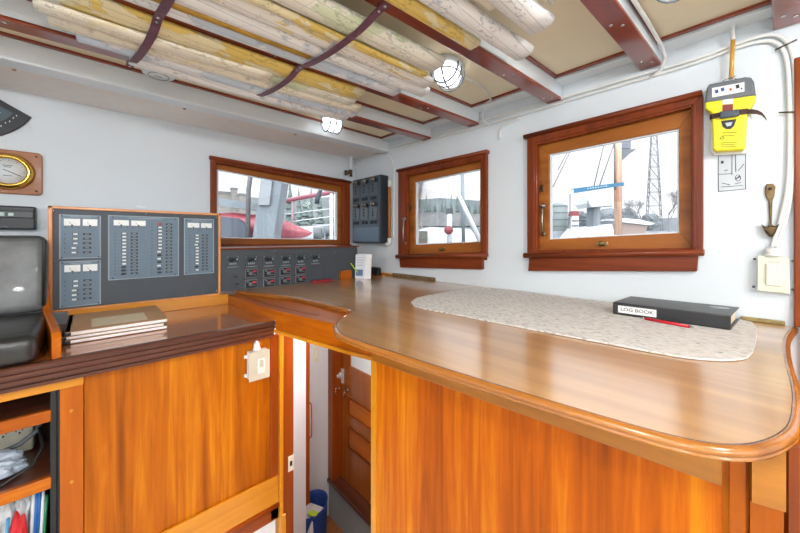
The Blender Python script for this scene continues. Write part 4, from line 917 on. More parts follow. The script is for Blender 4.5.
for i, (x, col, dz) in enumerate([(-.124, (40, 110, 190), .165), (-.130, (230, 232, 236), .175), (-.118, (30, 100, 170), .185), (-.112, (230, 232, 236), .165), (-.106, (40, 130, 90), .15), (-.172, (60, 150, 200), .14)]):
    nm = {0: 'light blue pen leaning in the lower nook, beside the white pen', 1: 'white pen between the bag and blue pens in the lower nook', 2: 'dark blue tallest pen in the lower nook', 3: 'white pen right of the tallest blue pen in the lower nook', 4: 'green pen at the right end of the lower nook', 5: 'short pale blue pen in front of the left clear bag'}[i]
    yy = 1.325 if i < 5 else 1.300
    single('pen', MB().tube([(x, yy, ZN2+.001), (x+.006, yy+.012, ZN2+dz)], .0035, 8), plain('pen_%d_%d_%d' % col, col, .35), nm, 'pen', 'pens in the lower nook')

# ================================================================== OVERHEAD CHARTS
def roll(xa, xb, bay, t, z, hw, hh, mat, label, skew=0., flat=False, bow=.0):
    ka, kb = bay
    z += .012; hw *= 1.08
    cy = lambda x: yb(kb, x)*(1-t)+yb(ka, x)*t   # t=0 at near beam (kb), 1 at far beam
    tm = bmesh.new(); nseg = 14; prof = []
    turns = 1.85; n = 44
    for i in range(n+1):
        a = i/n*turns*2*pi; k = 1-.24*i/n
        prof.append((cos(a+1.2)*k, sin(a+1.2)*k))
    th = .0011; rows = []
    def along(v):  # sight line to the roll's end crossed with the roll's own axis
        if not isinstance(v, tuple): return v
        l = (v[1]-400)/F; x = .5
        for _ in range(8): x = cy(x)*(ca+l*sa)/(sa-l*ca)
        return x
    xa, xb = along(xa), along(xb)
    L = xb-xa; cx = (xa+xb)/2
    for j in range(nseg+1):
        x = xa+L*j/nseg; s = sin(pi*j/nseg)
        zz = z-bow*s; yy = cy(x)+skew*(j/nseg-.5)
        flare = 1+(.06*((j/nseg)*2-1)**4)
        rows.append([tm.verts.new((x+(.004*sin(3*i/n*2*pi) if j in (0, nseg) else 0), yy+p[0]*hw*flare, zz+p[1]*hh*flare)) for i, p in enumerate(prof)])
    for a, b in zip(rows, rows[1:]):
        for i in range(n): f = tm.faces.new((a[i], a[i+1], b[i+1], b[i])); f.smooth = True
    bmesh.ops.recalc_face_normals(tm, faces=tm.faces)
    mb = MB(); mb._add(tm); o = single('chart_roll', mb, mat, label, 'nautical chart', 'rolled charts held overhead')
    md = o.modifiers.new('thick', 'SOLIDIFY'); md.thickness = th; md.offset = 0
    return o
X_ = lambda px, py: ('px', px)
B12, B23, B34 = (1, 2), (2, 3), (3, 4)
roll(X_(62, -20), X_(358, 82), B12, .20, .592, .047, .016, CH[2], 'flattened yellow banded chart roll against the second beam, longest in its bay', bow=.006)
roll(X_(40, 4), X_(352, 90), B12, .40, .590, .030, .018, CH[4], 'green tinted chart roll with dark borders, beside the long yellow banded roll', bow=.006)
roll(X_(36, 18), X_(268, 74), B12, .34, .570, .030, .010, CH[1], 'short cream chart folder slung under the others behind the straps', bow=.004)
roll(X_(50, 22), X_(357, 104), B12, .56, .586, .027, .019, CH[1], 'cream chart roll with open round end, middle of the far bay', bow=.006, skew=-.01)
roll(X_(78, 28), X_(353, 109), B12, .72, .584, .027, .018, CH[3], 'pale blue chart roll second from the far beam', bow=.008)
roll(X_(130, 50), X_(345, 118), B12, .90, .582, .030, .018, CH[0], 'white chart roll sagging lowest over the farthest beam beside the lamp', bow=.008)
roll(-.2, X_(396, 78), B23, 0.86, .590, .030, .018, CH[3], 'white chart roll with blue print hard against the near side of the second beam', bow=.006)
roll(-.2, X_(424, 76), B23, 0.69, .588, .030, .017, CH[0], 'white chart roll with narrow dark border, second bay', bow=.006)
roll(-.2, .50, B23, 0.76, .572, .012, .008, plain('map_case_ochre', (168, 128, 44), .5, noise=.2), 'narrow ochre tube between white charts over the left strap', bow=.0)
roll(-.2, X_(428, 72), B23, 0.53, .588, .030, .018, CH[5], 'pale chart roll with yellow printed patches in the second bay', bow=.006, skew=.01)
roll(.1, X_(424, 68), B23, 0.40, .572, .016, .008, CH[2], 'thin yellow edged chart lying below its neighbours in the second bay', bow=.003)
roll(-.2, X_(436, 56), B23, 0.26, .586, .040, .022, CH[4], 'fat chart roll with green compass print ending at the caged lamp', bow=.006)
roll(-.1, X_(474, 42), B34, 0.88, .590, .022, .014, CH[2], 'yellow chart roll along the third beam, nearer the lamp', bow=.004)
roll(-.1, X_(520, 58), B34, 0.68, .586, .032, .022, CH[0], 'white chart roll reaching farthest right past the third beam', bow=.004, skew=-.02)
roll(.1, X_(495, 12), B34, 0.45, .588, .024, .018, CH[1], 'short cream chart roll at the top edge between text covered rolls', bow=.004)
roll(-.1, X_(540, 24), B34, 0.34, .578, .036, .020, CH[0], 'broad white text covered chart roll at the top edge', bow=.004)
roll(.0, X_(555, 5), B34, 0.14, .588, .022, .016, CH[4], 'small green tinted chart roll nearest the fourth beam', bow=.004)
# leather straps
def strap(xb_, ks, label, tail=True):
    P = []; sc = []; off = [0, .036, .056]
    zb_ = ZB-.020
    for i, k in enumerate(ks):
        x = xb_+off[i]; y = yb(k, x); sc.append((x, y)); P += [(x, y-.020, zb_), (x, y+.020, zb_)] if i == 0 else [(x, y-.022, zb_), (x, y+.022, zb_)]
        if i < len(ks)-1:
            x2 = xb_+off[i+1]; y2 = yb(ks[i+1], x2)
            for f in (.1, .3, .5, .7, .9): P.append((x+(x2-x)*f, y+(y2-y)*(.08+.84*f), zb_-.022*sin(pi*f)**.45))
    P.sort(key=lambda p: p[1])
    t = thing('chart_strap', label, 'strap', (xb_, yb(ks[0], xb_), zb_))
    Q = [P[0]]
    for a, b in zip(P, P[1:]): Q += [tuple(a[i]*.75+b[i]*.25 for i in range(3)), tuple(a[i]*.25+b[i]*.75 for i in range(3))]
    Q.append(P[-1])
    obj('strap_band', MB().ribbon(Q, (1, 0, 0), .021, .003), LEATH, t)
    mb = MB()
    for sx, sy in sc:
        for d_ in (-.012, .012): mb.lathe([(0, zb_-.0045), (.003, zb_-.004), (.005, zb_-.0016), (.003, zb_), (.003, ZB)], 12, Matrix.Translation((sx, sy+d_, 0)))
    sep('rivet', mb, CHROME, t)
strap(.478, [1, 2, 3], 'right purple brown leather strap holding up the charts across two bays')
strap(.085, [1, 2, 3], 'left purple brown leather strap holding up the charts, nearer the barometer side')
strap(1.0-2.0, [1, 2, 3], 'leather chart strap at the unseen left end of the charts')

# ================================================================== LAMPS and round alarm
def bulk(x, y, label, rot, zc=CE-.001, energy=0, s=1.):
    t = thing('bulkhead_lamp', label, 'lamp', (x, y, zc), 'caged bulkhead lamps')
    M = Matrix.Translation((x, y, zc)) @ Matrix.Rotation(rot, 4, 'Z') @ Matrix.Diagonal((s, s, -1, 1))
    mb = MB(M); mb.lathe([(0, 0), (.060, 0), (.062, .012), (.054, .020), (0, .020)], 32, sx=1.2, sy=.85); obj('lamp_base', mb, WHITE2, t)
    mb = MB(M); mb.lathe([(.050, .018), (.050, .045), (.042, .068), (.024, .080), (0, .083)], 32, sx=1.2, sy=.85); g = obj('lamp_glass', mb, LAMPG, t)
    mb = MB(M)
    for k in (-.5, .0, .5):
        P = [(.062*k*1.2+0, .055*.9*cos(a), .020+.068*sin(a)) for a in [i*pi/10 for i in range(11)]]; mb.tube(P, .0034, 6)
    P = [(.066*cos(a), 0, .020+.068*sin(a)) for a in [i*pi/10 for i in range(11)]]; mb.tube(P, .0034, 6)
    mb.tube([(.063*1.12*cos(a), .056*.86*sin(a), .046) for a in [i*pi/12 for i in range(25)]], .0025, 6)
    obj('lamp_cage', mb, plain('cage_white', (120, 130, 140), .35), t)
    if energy:
        l = bpy.data.lights.new('lamp_light', 'POINT'); l.energy = energy; l.shadow_soft_size = .06; l.color = (.95, .98, 1)
        lo = bpy.data.objects.new('lamp_light', l); C.objects.link(lo); lo.parent = t; lo.location = (0, 0, -.125)
    return t
LE = 9
bulk(1.02, .81, 'lit caged bulkhead lamp beside the ends of the chart rolls', radians(20), energy=0, s=1.15)
bulk(.985, 1.615, 'lit caged bulkhead lamp on the ceiling above the left window', radians(0), energy=0)
bulk(1.035, .115, 'lit caged bulkhead lamp cut by the top edge above the beacon', radians(10), energy=0)
bulk(-.30, -.05, 'added caged fill lamp behind the viewpoint in the middle bay', 0, energy=LE*2)  # this and the next two are unseen lamps added to brighten the cabin
bulk(.55, -.62, 'added caged fill lamp behind the viewpoint near the wheelhouse door', 0, energy=LE*2)
bulk(-.9, -.9, 'added caged fill lamp over the back left end of the cabin, out of view', 0, energy=LE*2.5)
def fill_sconce(M, label, e):  # unseen wall lamp added to throw fill light on ceiling and walls
    p = M @ Vector((0, 0, .10)); t = thing('added_wall_lamp', label, 'lamp', tuple(M @ Vector((0, 0, 0))), 'added brass fill lamps')
    obj('wall_plate', MB(M).lathe([(0, 0), (.045, 0), (.045, .008), (.02, .016), (0, .016)], 24), BRASS, t)
    obj('lamp_arm', MB(M).tube([(0, 0, .01), (0, -.02, .05), (0, -.01, .09), (0, .0, .10)], .007, 10), BRASS, t)
    M3 = Matrix.Translation(p); obj('lamp_shade', MB(M3).lathe([(.025, .0), (.055, .05), (.075, .10), (.073, .10), (.053, .05), (.022, .004)], 28), LAMPG, t)
    l = bpy.data.lights.new('lamp_light', 'POINT'); l.energy = e; l.shadow_soft_size = .07; l.color = (.97, .98, 1)
    lo = bpy.data.objects.new('lamp_light', l); C.objects.link(lo); lo.parent = t; lo.location = p+Vector((0, 0, .17))-Vector(t.location)
fill_sconce(Matrix(((0, 0, 1, BX+.001), (1, 0, 0, 0), (0, 1, 0, .02), (0, 0, 0, 1))), 'added brass fill lamp between the two windows of the wall behind the viewpoint', 6)
fill_sconce(Matrix(((-1, 0, 0, 0), (0, 0, 1, BY+.001), (0, 1, 0, .02), (0, 0, 0, 1))), 'added brass fill lamp between the windows opposite the left wall', 20)
sd = thing('smoke_alarm', 'round white smoke alarm on the ceiling below the left strap', 'smoke alarm', (.185, 1.62, CE-.001))
M = Matrix.Translation((.185, 1.62, CE-.001)) @ Matrix.Diagonal((1, 1, -1, 1))
obj('alarm_body', MB(M).lathe([(0, 0), (.058, 0), (.060, .012), (.054, .030), (.044, .036), (0, .037)], 36), WHITE2, sd)
mb = MB(M); mb.box((-.012, -.002, .0365), (.012, .002, .038)); mb.tube([(.034*cos(a), .034*sin(a), .037) for a in [i*pi/12 for i in range(25)]], .0012, 5); obj('alarm_vents', mb, GREY, sd)

# ================================================================== COMPANIONWAY BELOW THE COUNTER
XD = 1.34
dd = struct('door_2', loc=(XD, 1.4, -1.8)); DT = lambda x, y, d=0: Xp(x, y, XD+d)
p1 = DT(350, 357); p2 = DT(350, 373); gy0 = p1.y
zt_, zb_ = -.81, -.925
mb = MB(); ys = [2.06, gy0, 1.70, 1.0, .84]
mb.box((XD, gy0, -1.795), (XD+.03, 2.06, -.33)); mb.box((XD, .84, zt_+.005), (XD+.03, gy0, -.33)); mb.box((XD, .84, -1.795), (XD+.03, gy0, zb_-.0))
mb.box((XD, .84, zb_), (XD+.03, 1.2, zt_))
obj('door_leaf', mb, wood('door_teak', (128, 66, 22), (182, 104, 40), axis=2), dd)
obj('pane', MB().box((XD+.010, 1.2, zb_), (XD+.016, gy0, zt_)), plain('bright_view_white', (228, 236, 240), .2), dd)  # bright space behind the glazing painted as opaque white
for za, zb2 in ((-1.155, -1.275), (-1.365, -1.515)):
    Q = [Vector((XD-.001, gy0+.01, za)), Vector((XD-.001, 1.55, za)), Vector((XD-.001, 1.55, zb2)), Vector((XD-.001, gy0+.01, zb2))]
    I = [Vector((XD-.001, gy0-.006, za-.016)), Vector((XD-.001, 1.566, za-.016)), Vector((XD-.001, 1.566, zb2+.016)), Vector((XD-.001, gy0-.006, zb2+.016))]
    o = obj('door_inset', MB().hull8([p+Vector((-.006, 0, 0)) for p in I], Q), ORG[1], dd)
    obj('inset_bead', MB().ring(Q, [Q[i]+(I[i]-Q[i])*.35 for i in range(4)], Vector((-.010, 0, 0)), Vector((.002, 0, 0))), RED[1], o)
p = DT(342, 375); mb = MB(frameR(p.y, p.z, XD)); mb.box((-.03, -.055, 0), (.03, .055, .012), .003); mb.cyl((0, .005, .010), .024, .018, 18); mb.cyl((0, .005, .028), .014, .02, 14); obj('door_lock', mb, plain('satin_steel', (186, 188, 186), .4), dd)
for i, (px, py, m_) in enumerate(((333, 390, CHROME), (341, 392, STEEL), (347.5, 390, CHROME))):
    p = DT(px, py) if px > 338 else Vector((1.31, 2.052, Yp(px, py, 2.05).z)); M = frameR(p.y, p.z, p.x)
    mb = MB(M); mb.cyl((0, 0, 0), .014, .006, 12); mb.tube([(0, 0, .004), (0, 0, .028), (0, -.03, .034), (0, -.042, .024), (0, -.036, .012)], .005, 8); obj('coat_hook', mb, m_, dd)
obj('door_post', MB().box((1.255, 2.055, -1.775), (XD+.03, YL-.002, -.33), .004), RED[2], dd)
st = single('step_shelf', MB().box((1.243, .84, -1.80), (1.339, YL-.004, -1.775), .006), DRK[1], 'dark varnished ledge below the panelled door in the companionway', 'ledge')
struct('wall_well_riser', MB().box((1.262, .84, ZW), (1.275, YL-.003, -1.802)), plain('riser_grey', (150, 158, 160), .6))
struct('wall_well_partition', MB().box((.56, 1.72, ZW), (Yp(305.9, 400, 1.72).x, 1.74, -.33)), WHITE)
gr = thing('grab_rail', 'narrow vertical dark wood rail with handle in the companionway', 'grab rail', (.85, 1.72, -1.55))
YG = 1.722; a = Yp(306.0, 400, YG).x; b = Yp(309.8, 400, YG).x
obj('rail_post', MB().box((a, YG, Yp(308, 504, YG).z), (b, YG+.018, -.33), .002), RED[2], gr)
z0_, z1_ = Yp(311, 438, YG).z, Yp(311, 400, YG).z
obj('handle', MB().tube([(b-.008, YG-.002, z0_), (b+.002, YG-.016, z0_+.02), (b+.003, YG-.018, (z0_+z1_)/2), (b+.002, YG-.016, z1_-.02), (b-.008, YG-.002, z1_)], .004, 8), RED[2], gr)
p = Yp(316, 353.5, YL); ss = thing('light_switch', 'small white light switch on the white wall beyond the companionway', 'switch', (p.x, YL, p.z-.06))
obj('switch_plate', MB(frameL(p.x, p.z)).box((-.020, -.058, 0), (.020, .058, .006), bev=.002), IVORY, ss); obj('rocker', MB(frameL(p.x, p.z)).box((-.009, -.03, .006), (.009, .03, .010), bev=.001), PLAST, ss)
# blue bin
bn = thing('fabric_bin', 'dark blue fabric bin with papers on the lower floor of the companionway', 'bin', (.990, 1.875, ZW))
M = Matrix.Translation((.990, 1.875, ZW)) @ Matrix.Rotation(radians(25), 4, 'Z')
pr = [(0, .002), (.100, .002), (.108, .12), (.117, .36), (.120, .385), (.116, .385), (.111, .36), (.102, .12), (.093, .012), (0, .012)]
obj('bin_body', MB(M).lathe(pr, 36, sx=1.0, sy=.8), BLUEF, bn); 
obj('bin_handle', MB(M).ribbon([(.117, -.04, .30), (.119, 0, .30), (.117, .04, .30)], (0, 0, 1), .03, .003), PLAST, bn)
q = Vector((.985, 1.86, -1.70)); M2 = Matrix.Translation(q) @ Matrix.Rotation(radians(25), 4, 'Z')
pt = single('crumpled_paper', MB(M2 @ Matrix.Rotation(radians(14), 4, 'Y')).box((-.07, -.06, -.10), (.07, .06, -.004), .01), plain('paper_grey', (214, 218, 220), .7, bump=.4, nscale=30), 'grey white papers filling the blue bin', 'paper')
single('sticky_note', MB(M2 @ Matrix.Rotation(radians(20), 4, 'Y')).box((-.075, -.075, .006), (-.02, -.02, .009)), GREEN, 'lime green paper note on top inside the blue bin', 'note')
lmp = bulk(.80, 1.25, 'added caged lamp under the counter filling the companionway with light', 0, zc=CZ-.034, energy=14, s=.8)  # unseen lamp added to brighten the companionway

# ================================================================== OUTSIDE THE WINDOWS
WAT = plain('harbour_water', (93, 101, 106), .15, noise=.15, bump=.2, nscale=.8)
wt = obj('harbour_water', MB().box((-150, -150, -3.0), (400, 400, -2.6)), WAT); wt['kind'] = 'structure'
TREE = plain('hazed_evergreen', (90, 104, 101), .9, noise=.35, nscale=.8)  # outdoor greens muted towards grey in place of distance haze
HILL = plain('hazed_hill_green', (104, 111, 110), .95, noise=.25, nscale=.12)
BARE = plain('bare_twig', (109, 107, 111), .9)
TOWR = plain('tower_steel', (112, 115, 120), .7)
BWH = plain('boat_white', (206, 210, 214), .35)
BGR = plain('boat_grey', (109, 119, 126), .4)
DKB = plain('dock_grey', (93, 96, 99), .8, noise=.3, nscale=1.2)
ROPE = plain('rope_grey', (93, 93, 97), .7)
KRED = plain('kayak_red', (146, 69, 80), .35); PINK = plain('rail_rose', (132, 74, 88), .4)
def ext(name, mb, mat, label, cat, group=None, smooth=False): return single(name, mb, mat, label, cat, group, smooth)
# -- beside the left window: neighbour boat with a red kayak
D1 = 4.2
def quadbar(mb, P, dep, d=D1):
    """box from a px outline at depth d with real thickness dep"""
    n = Vector((ca, sa, 0))*dep; q = [Dp(x, y, d) for x, y in P]; mb.hull8(q, [p+n for p in q]); return mb
nbk = thing('neighbour_boat', 'white and grey neighbouring boat with raked frame outside the left window', 'boat', tuple(Dp(262, 300, D1)))
obj('hull', quadbar(MB(), [(170, 246), (350, 246), (345, 420), (190, 420)], 1.2, D1+.1), BWH, nbk)
obj('raked_frame', quadbar(MB(), [(264, 160), (285, 160), (272, 248), (251, 248)], .25, D1-.1), BGR, nbk)
obj('frame_stripe', quadbar(MB(), [(262.5, 160), (274.5, 160), (269, 205), (258, 205)], .03, D1-.14), plain('stripe_white', (132, 138, 143), .4), nbk)
obj('cross_arm', quadbar(MB(), [(190, 194), (257, 203.5), (257, 211), (190, 202)], .2, D1+.25), BGR, nbk)
obj('stanchion', MB().tube([Dp(252, 165, D1), Dp(248.5, 190, D1), Dp(247.5, 246, D1)], .030, 8), ROPE, nbk)
# kayak: lofted hull
def loft(rings, mb=None):
    t = bmesh.new(); R = [[t.verts.new(p) for p in r] for r in rings]; n = len(R[0])
    for a, b in zip(R, R[1:]):
        for k in range(n): f = t.faces.new((a[k], a[(k+1) % n], b[(k+1) % n], b[k])); f.smooth = True
    t.faces.new(R[0][::-1]); t.faces.new(R[-1]); bmesh.ops.recalc_face_normals(t, faces=t.faces)
    mb = mb or MB(); mb._add(t); return mb
rings = []
for px, yt, yb2 in ((190, 216, 244), (215, 212.5, 244), (235, 211.5, 243), (250, 213.5, 242), (262, 214.5, 241), (275, 216.5, 240), (290, 222.5, 239), (300, 227, 238.5), (308, 230, 236.5), (311.5, 232, 234)):
    a, b = Dp(px, yt, D1+.45), Dp(px, yb2, D1+.45); c = (a+b)/2; h = (a.z-b.z)/2; dpv = Vector((ca, sa, 0))*h*1.1
    rings.append([c+Vector((0, 0, h))*sin(k*pi/6)+dpv*cos(k*pi/6) for k in range(12)])
ky = thing('red_kayak', 'faded red kayak with dark cockpit cover lying outside the left window', 'kayak', tuple(Dp(262, 243, D1+.45)))
obj('kayak_hull', loft(rings), KRED, ky)
obj('cockpit_cover', quadbar(MB(), [(212, 219), (222, 216.5), (235, 218), (245, 225), (247, 238), (212, 240)], .12, D1-.03+.12), plain('cover_slate', (68, 76, 88), .6), ky)
# red railing
rl_ = thing('deck_railing', 'rose red topped white railing outside the left window, right half', 'railing', tuple(Dp(310, 246, D1+.9)))
obj('top_rail', MB().tube([Dp(276, 203, D1+.9), Dp(305, 197, D1+.9), Dp(345, 190, D1+.9)], .035, 8), PINK, rl_)
for px in (292.5, 331.5, 336): obj('rail_post', MB().tube([Dp(px, 198 if px < 300 else 192, D1+.9), Dp(px, 246, D1+.9)], .022 if px < 300 else .03, 8), plain('post_rose', (140, 117, 124), .5) if px < 300 else BWH, rl_)
mb = MB()
for dy in (12, 20, 28): mb.tube([Dp(280, 203+dy, D1+.9), Dp(335, 196+dy, D1+.9)], .006, 5)
sep('rail_wire', mb, BWH, rl_)
ext('davit_arm', MB().tube([Dp(325, 184, D1-.2), Dp(320.5, 190, D1-.2), Dp(317.5, 198, D1-.2), Dp(316.8, 204, D1-.2)], [.018, .026, .03, .03], 8), plain('davit_slate', (55, 66, 75), .5), 'dark curved davit arm hanging before the far trees in the left window', 'davit')
# trees and banks
def conifer(px, ytop, ybase, d, wpx, label, grp):
    b = Dp(px, ybase, d); tp = Dp(px, ytop, d); H = tp.z-b.z; w = wpx/F*d/2; mb = MB(Matrix.Translation(b)); rnd = random.Random(int(px*7))
    t = thing('conifer_tree', label, 'tree', tuple(b), grp); n = 7
    for i in range(n):
        f = i/n; z0 = H*(.12+.86*f); r = w*(1-f)**.8*(.85+.3*rnd.random()); P = []
        mb.lathe([(r, z0-.03*H), (r*.7, z0+H*.02), (r*.35, z0+H*.12), (0, z0+H*.2)], 9, Matrix.Rotation(rnd.random()*6, 4, 'Z') @ Matrix.Translation((rnd.uniform(-.1, .1)*w, 0, 0)))
    obj('crown', mb, TREE, t); obj('trunk', MB().tube([b, b+Vector((0, 0, H*.9))], w*.07, 6), BARE, t)
def clump(px, ytop, ybase, d, wpx, seed, mat, label, name='leafy_tree', grp=None):
    b = Dp(px, ybase, d); H = Dp(px, ytop, d).z-b.z; w = wpx/F*d/2; t_ = thing(name, label, 'tree', tuple(b), grp)
    from mathutils import noise
    mb = MB(); rnd = random.Random(seed)
    for k in range(7):
        t = bmesh.new(); bmesh.ops.create_icosphere(t, subdivisions=2, radius=1); c = b+Vector((rnd.uniform(-.6, .6)*w*sa, -rnd.uniform(-.6, .6)*w*ca, H*rnd.uniform(.35, .75))); s = H*.28
        for v in t.verts: kk = 1+.5*noise.noise(v.co*2.2+Vector((k, seed, 0))); v.co = c+Vector((v.co.x*s*1.2*kk, v.co.y*s*1.2*kk, v.co.z*s*kk))
        mb._add(t)
    obj('crown', mb, mat, t_); obj('trunk', MB().tube([b, b+Vector((0, 0, H*.6))], H*.03, 6), BARE, t_)
def bank(name, P, d, dep, mat, label, cat='shore'):
    n = Vector((ca, sa, 0))*dep; q = [Dp(x, y, d) for x, y in P]; mb = MB(); mb.hull8(q, [p+n for p in q]); return ext(name, mb, mat, label, cat)
g1 = 'conifers seen through the left window'
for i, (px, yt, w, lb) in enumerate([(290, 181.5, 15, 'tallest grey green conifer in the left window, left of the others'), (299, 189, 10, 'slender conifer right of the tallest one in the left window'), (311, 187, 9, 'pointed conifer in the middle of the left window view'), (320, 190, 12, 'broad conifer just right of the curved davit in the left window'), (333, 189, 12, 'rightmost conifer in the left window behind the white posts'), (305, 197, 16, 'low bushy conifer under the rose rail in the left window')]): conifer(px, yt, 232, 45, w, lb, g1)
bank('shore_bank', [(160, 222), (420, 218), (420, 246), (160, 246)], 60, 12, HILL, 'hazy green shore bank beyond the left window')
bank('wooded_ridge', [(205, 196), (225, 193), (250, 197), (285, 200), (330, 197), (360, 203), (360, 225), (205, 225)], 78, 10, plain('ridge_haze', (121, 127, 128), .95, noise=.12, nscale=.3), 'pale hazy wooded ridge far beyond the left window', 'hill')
for i, (px, w, yt, lb) in enumerate([(224, 9, 194, 'leftmost pale harbour building in the left window'), (234, 5, 190, 'narrow tall pale harbour building in the left window'), (243, 8, 196, 'low pale harbour building left of the stanchion')]):
    q0 = Dp(px, 206, 40); ww = w/F*40/2; hh = Dp(px, yt, 40).z-q0.z
    t = thing('harbour_building', lb, 'building', (q0.x, q0.y, -2.6)); obj('walls', MB().box((q0.x-ww, q0.y-ww, -2.6), (q0.x+ww, q0.y+ww, q0.z+hh)), plain('bld_tan', (127, 125, 120), .8), t); obj('roof', MB().box((q0.x-ww*1.15, q0.y-ww*1.15, q0.z+hh), (q0.x+ww*1.15, q0.y+ww*1.15, q0.z+hh+.25)), plain('bld_roof', (104, 105, 106), .8), t)
rnd = random.Random(5)
for i in range(7):
    px = 288+i*7.5+rnd.uniform(-2, 2); py = 232+rnd.uniform(-4, 2); q0 = Dp(px, py, 11+i*.6); wv = rnd.uniform(.5, .9)
    nm = ['tied up skiff with pale hull, leftmost under the red rail', 'second small pale skiff beyond the rose railing', 'third small skiff in the row beyond the rose railing', 'middle small skiff in the row beyond the rose railing', 'fifth small skiff in the row beyond the rose railing', 'small skiff just left of the white rail posts', 'rightmost small skiff behind the white rail posts'][i]
    P = []
    for k in range(7):
        f = k/6; ww = wv*.38*sin(pi*(.12+.76*f)); c = q0+Vector((sa, -ca, 0))*(f-.5)*wv*2
        P.append([c+Vector((ca*ww*cos(a), sa*ww*cos(a), .22*sin(a)-.05)) for a in [j*pi/4 for j in range(8)]])
    b0 = thing('small_skiff', nm, 'boat', (q0.x, q0.y, -2.6), 'skiffs beyond the railing'); obj('skiff_hull', loft(P), [BWH, DKB, BGR][i % 3], b0); obj('dock_pile', MB().tube([(q0.x, q0.y, -2.6), (q0.x, q0.y, q0.z-.1)], .08, 6), DKB, b0)
# -- through the left sash window
g2 = 'conifers on the hill through the left sash window'; rnd = random.Random(11)
for i in range(15):
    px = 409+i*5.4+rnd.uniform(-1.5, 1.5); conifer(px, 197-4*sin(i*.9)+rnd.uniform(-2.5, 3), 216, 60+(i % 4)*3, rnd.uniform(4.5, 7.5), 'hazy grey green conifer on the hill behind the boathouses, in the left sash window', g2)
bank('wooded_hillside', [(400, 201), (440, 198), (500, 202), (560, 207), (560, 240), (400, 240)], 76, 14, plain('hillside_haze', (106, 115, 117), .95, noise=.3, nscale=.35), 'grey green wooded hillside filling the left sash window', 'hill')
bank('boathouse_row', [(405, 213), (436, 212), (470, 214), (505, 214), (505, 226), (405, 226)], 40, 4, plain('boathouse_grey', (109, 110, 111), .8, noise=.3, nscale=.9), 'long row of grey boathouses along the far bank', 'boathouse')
bank('floating_dock', [(400, 232), (505, 232), (505, 243), (400, 243)], 24, 2, DKB, 'grey floating dock beyond the left sash window', 'dock')
wb = thing('workboat', 'white workboat with lantern mast and round red disc through the left sash window', 'boat', tuple(Dp(450, 244, 12)))
obj('cabin', quadbar(MB(), [(417, 230), (430, 227), (470, 229), (478, 238), (478, 246), (415, 246)], 1.0, 12), BWH, wb)
obj('cabin_hatch', quadbar(MB(), [(419, 231), (427.5, 231), (427.5, 243), (419, 243)], .2, 11.7), plain('hatch_olive', (86, 90, 76), .6), wb)
obj('lantern_post', MB().tube([Dp(449.5, 244, 11.6), Dp(449.5, 213, 11.6)], .09, 8), BWH, wb); obj('lantern', quadbar(MB(), [(446.5, 208.5), (453, 208.5), (453, 213.5), (446.5, 213.5)], .2, 11.5), plain('lantern_dark', (43, 49, 57), .5), wb)
c = Dp(448.7, 230, 11.35); obj('red_disc', MB(Matrix.Translation(c) @ Vector((ca, sa, 0)).to_track_quat('Z', 'Y').to_matrix().to_4x4()).lathe([(0, 0), (.155, 0), (.155, .05), (0, .05)], 24), plain('disc_red', (121, 50, 52), .5), wb)
ext('white_pole', MB().tube([Dp(449.5, 176, 7), Dp(464, 206, 7), Dp(481, 243, 7)], [.03, .045, .06], 8), BWH, 'slanted white pole crossing the left sash window', 'pole')
ext('upright_pole', MB().tube([Dp(462.3, 172, 8), Dp(463.5, 243, 8)], .045, 8), BGR, 'upright grey pole behind the slanted white one', 'pole')
# -- through the right sash window
g3 = 'bare trees through the right sash window'
def baretree(px, ytop, ybase, d, wpx, seed, label):
    b = Dp(px, ybase, d); H = Dp(px, ytop, d).z-b.z; rnd = random.Random(seed); mb = MB(); sd_ = Vector((sa, -ca, 0)); W_ = wpx/F*d/2
    def br(p, dr, L, r, lv):
        e = p+dr*L; mb.tube([p, p+dr*L*.5+Vector((rnd.uniform(-1, 1), rnd.uniform(-1, 1), 0))*L*.05, e], [r, r*.8, r*.6], 5, caps=False)
        if lv:
            for k in range(4 if lv > 1 else 3):
                nd = (dr+sd_*rnd.uniform(-1, 1)*W_/H*3.4+Vector((ca, sa, 0))*rnd.uniform(-.5, .5)+Vector((0, 0, .15))).normalized(); br(p+dr*L*rnd.uniform(.55, 1), nd, L*.62, r*.55, lv-1)
    br(b, Vector((0, 0, 1)), H*.42, H*.014, 5); ext('bare_tree', mb, BARE, label, 'tree', g3)
baretree(628, 196, 232, 42, 22, 3, 'bare tree between the mast and the lattice tower, left one')
baretree(641, 193, 232, 44, 20, 8, 'bare tree against the left foot of the lattice tower')
baretree(669, 181, 234, 38, 26, 12, 'large bare tree right of the lattice tower')
baretree(682, 186, 234, 40, 22, 17, 'bare tree at the right edge of the right sash window')
bank('treeline_bank', [(540, 220), (575, 216), (610, 214), (650, 219), (700, 216), (740, 218), (740, 242), (540, 242)], 60, 10, plain('bank_slate', (101, 107, 112), .95, noise=.35, nscale=.4), 'dark grey treeline bank behind the boats in the right sash window', 'shore')
g4 = 'shoreline shrubs through the right sash window'
for i, (px, yt, lb) in enumerate([(578, 212, 'shoreline shrub left of the radar boat'), (586, 209, 'shoreline shrub behind the radar boat'), (608, 208, 'shoreline shrub left of the orange mast'), (627, 209, 'shoreline shrub right of the orange mast'), (650, 213, 'shoreline shrub at the foot of the lattice tower')]): clump(px, yt, 232, 55, 12, 30+i, plain('shrub_slate', (93, 100, 105), .9, noise=.3, nscale=.5), lb, 'shoreline_shrub', g4)
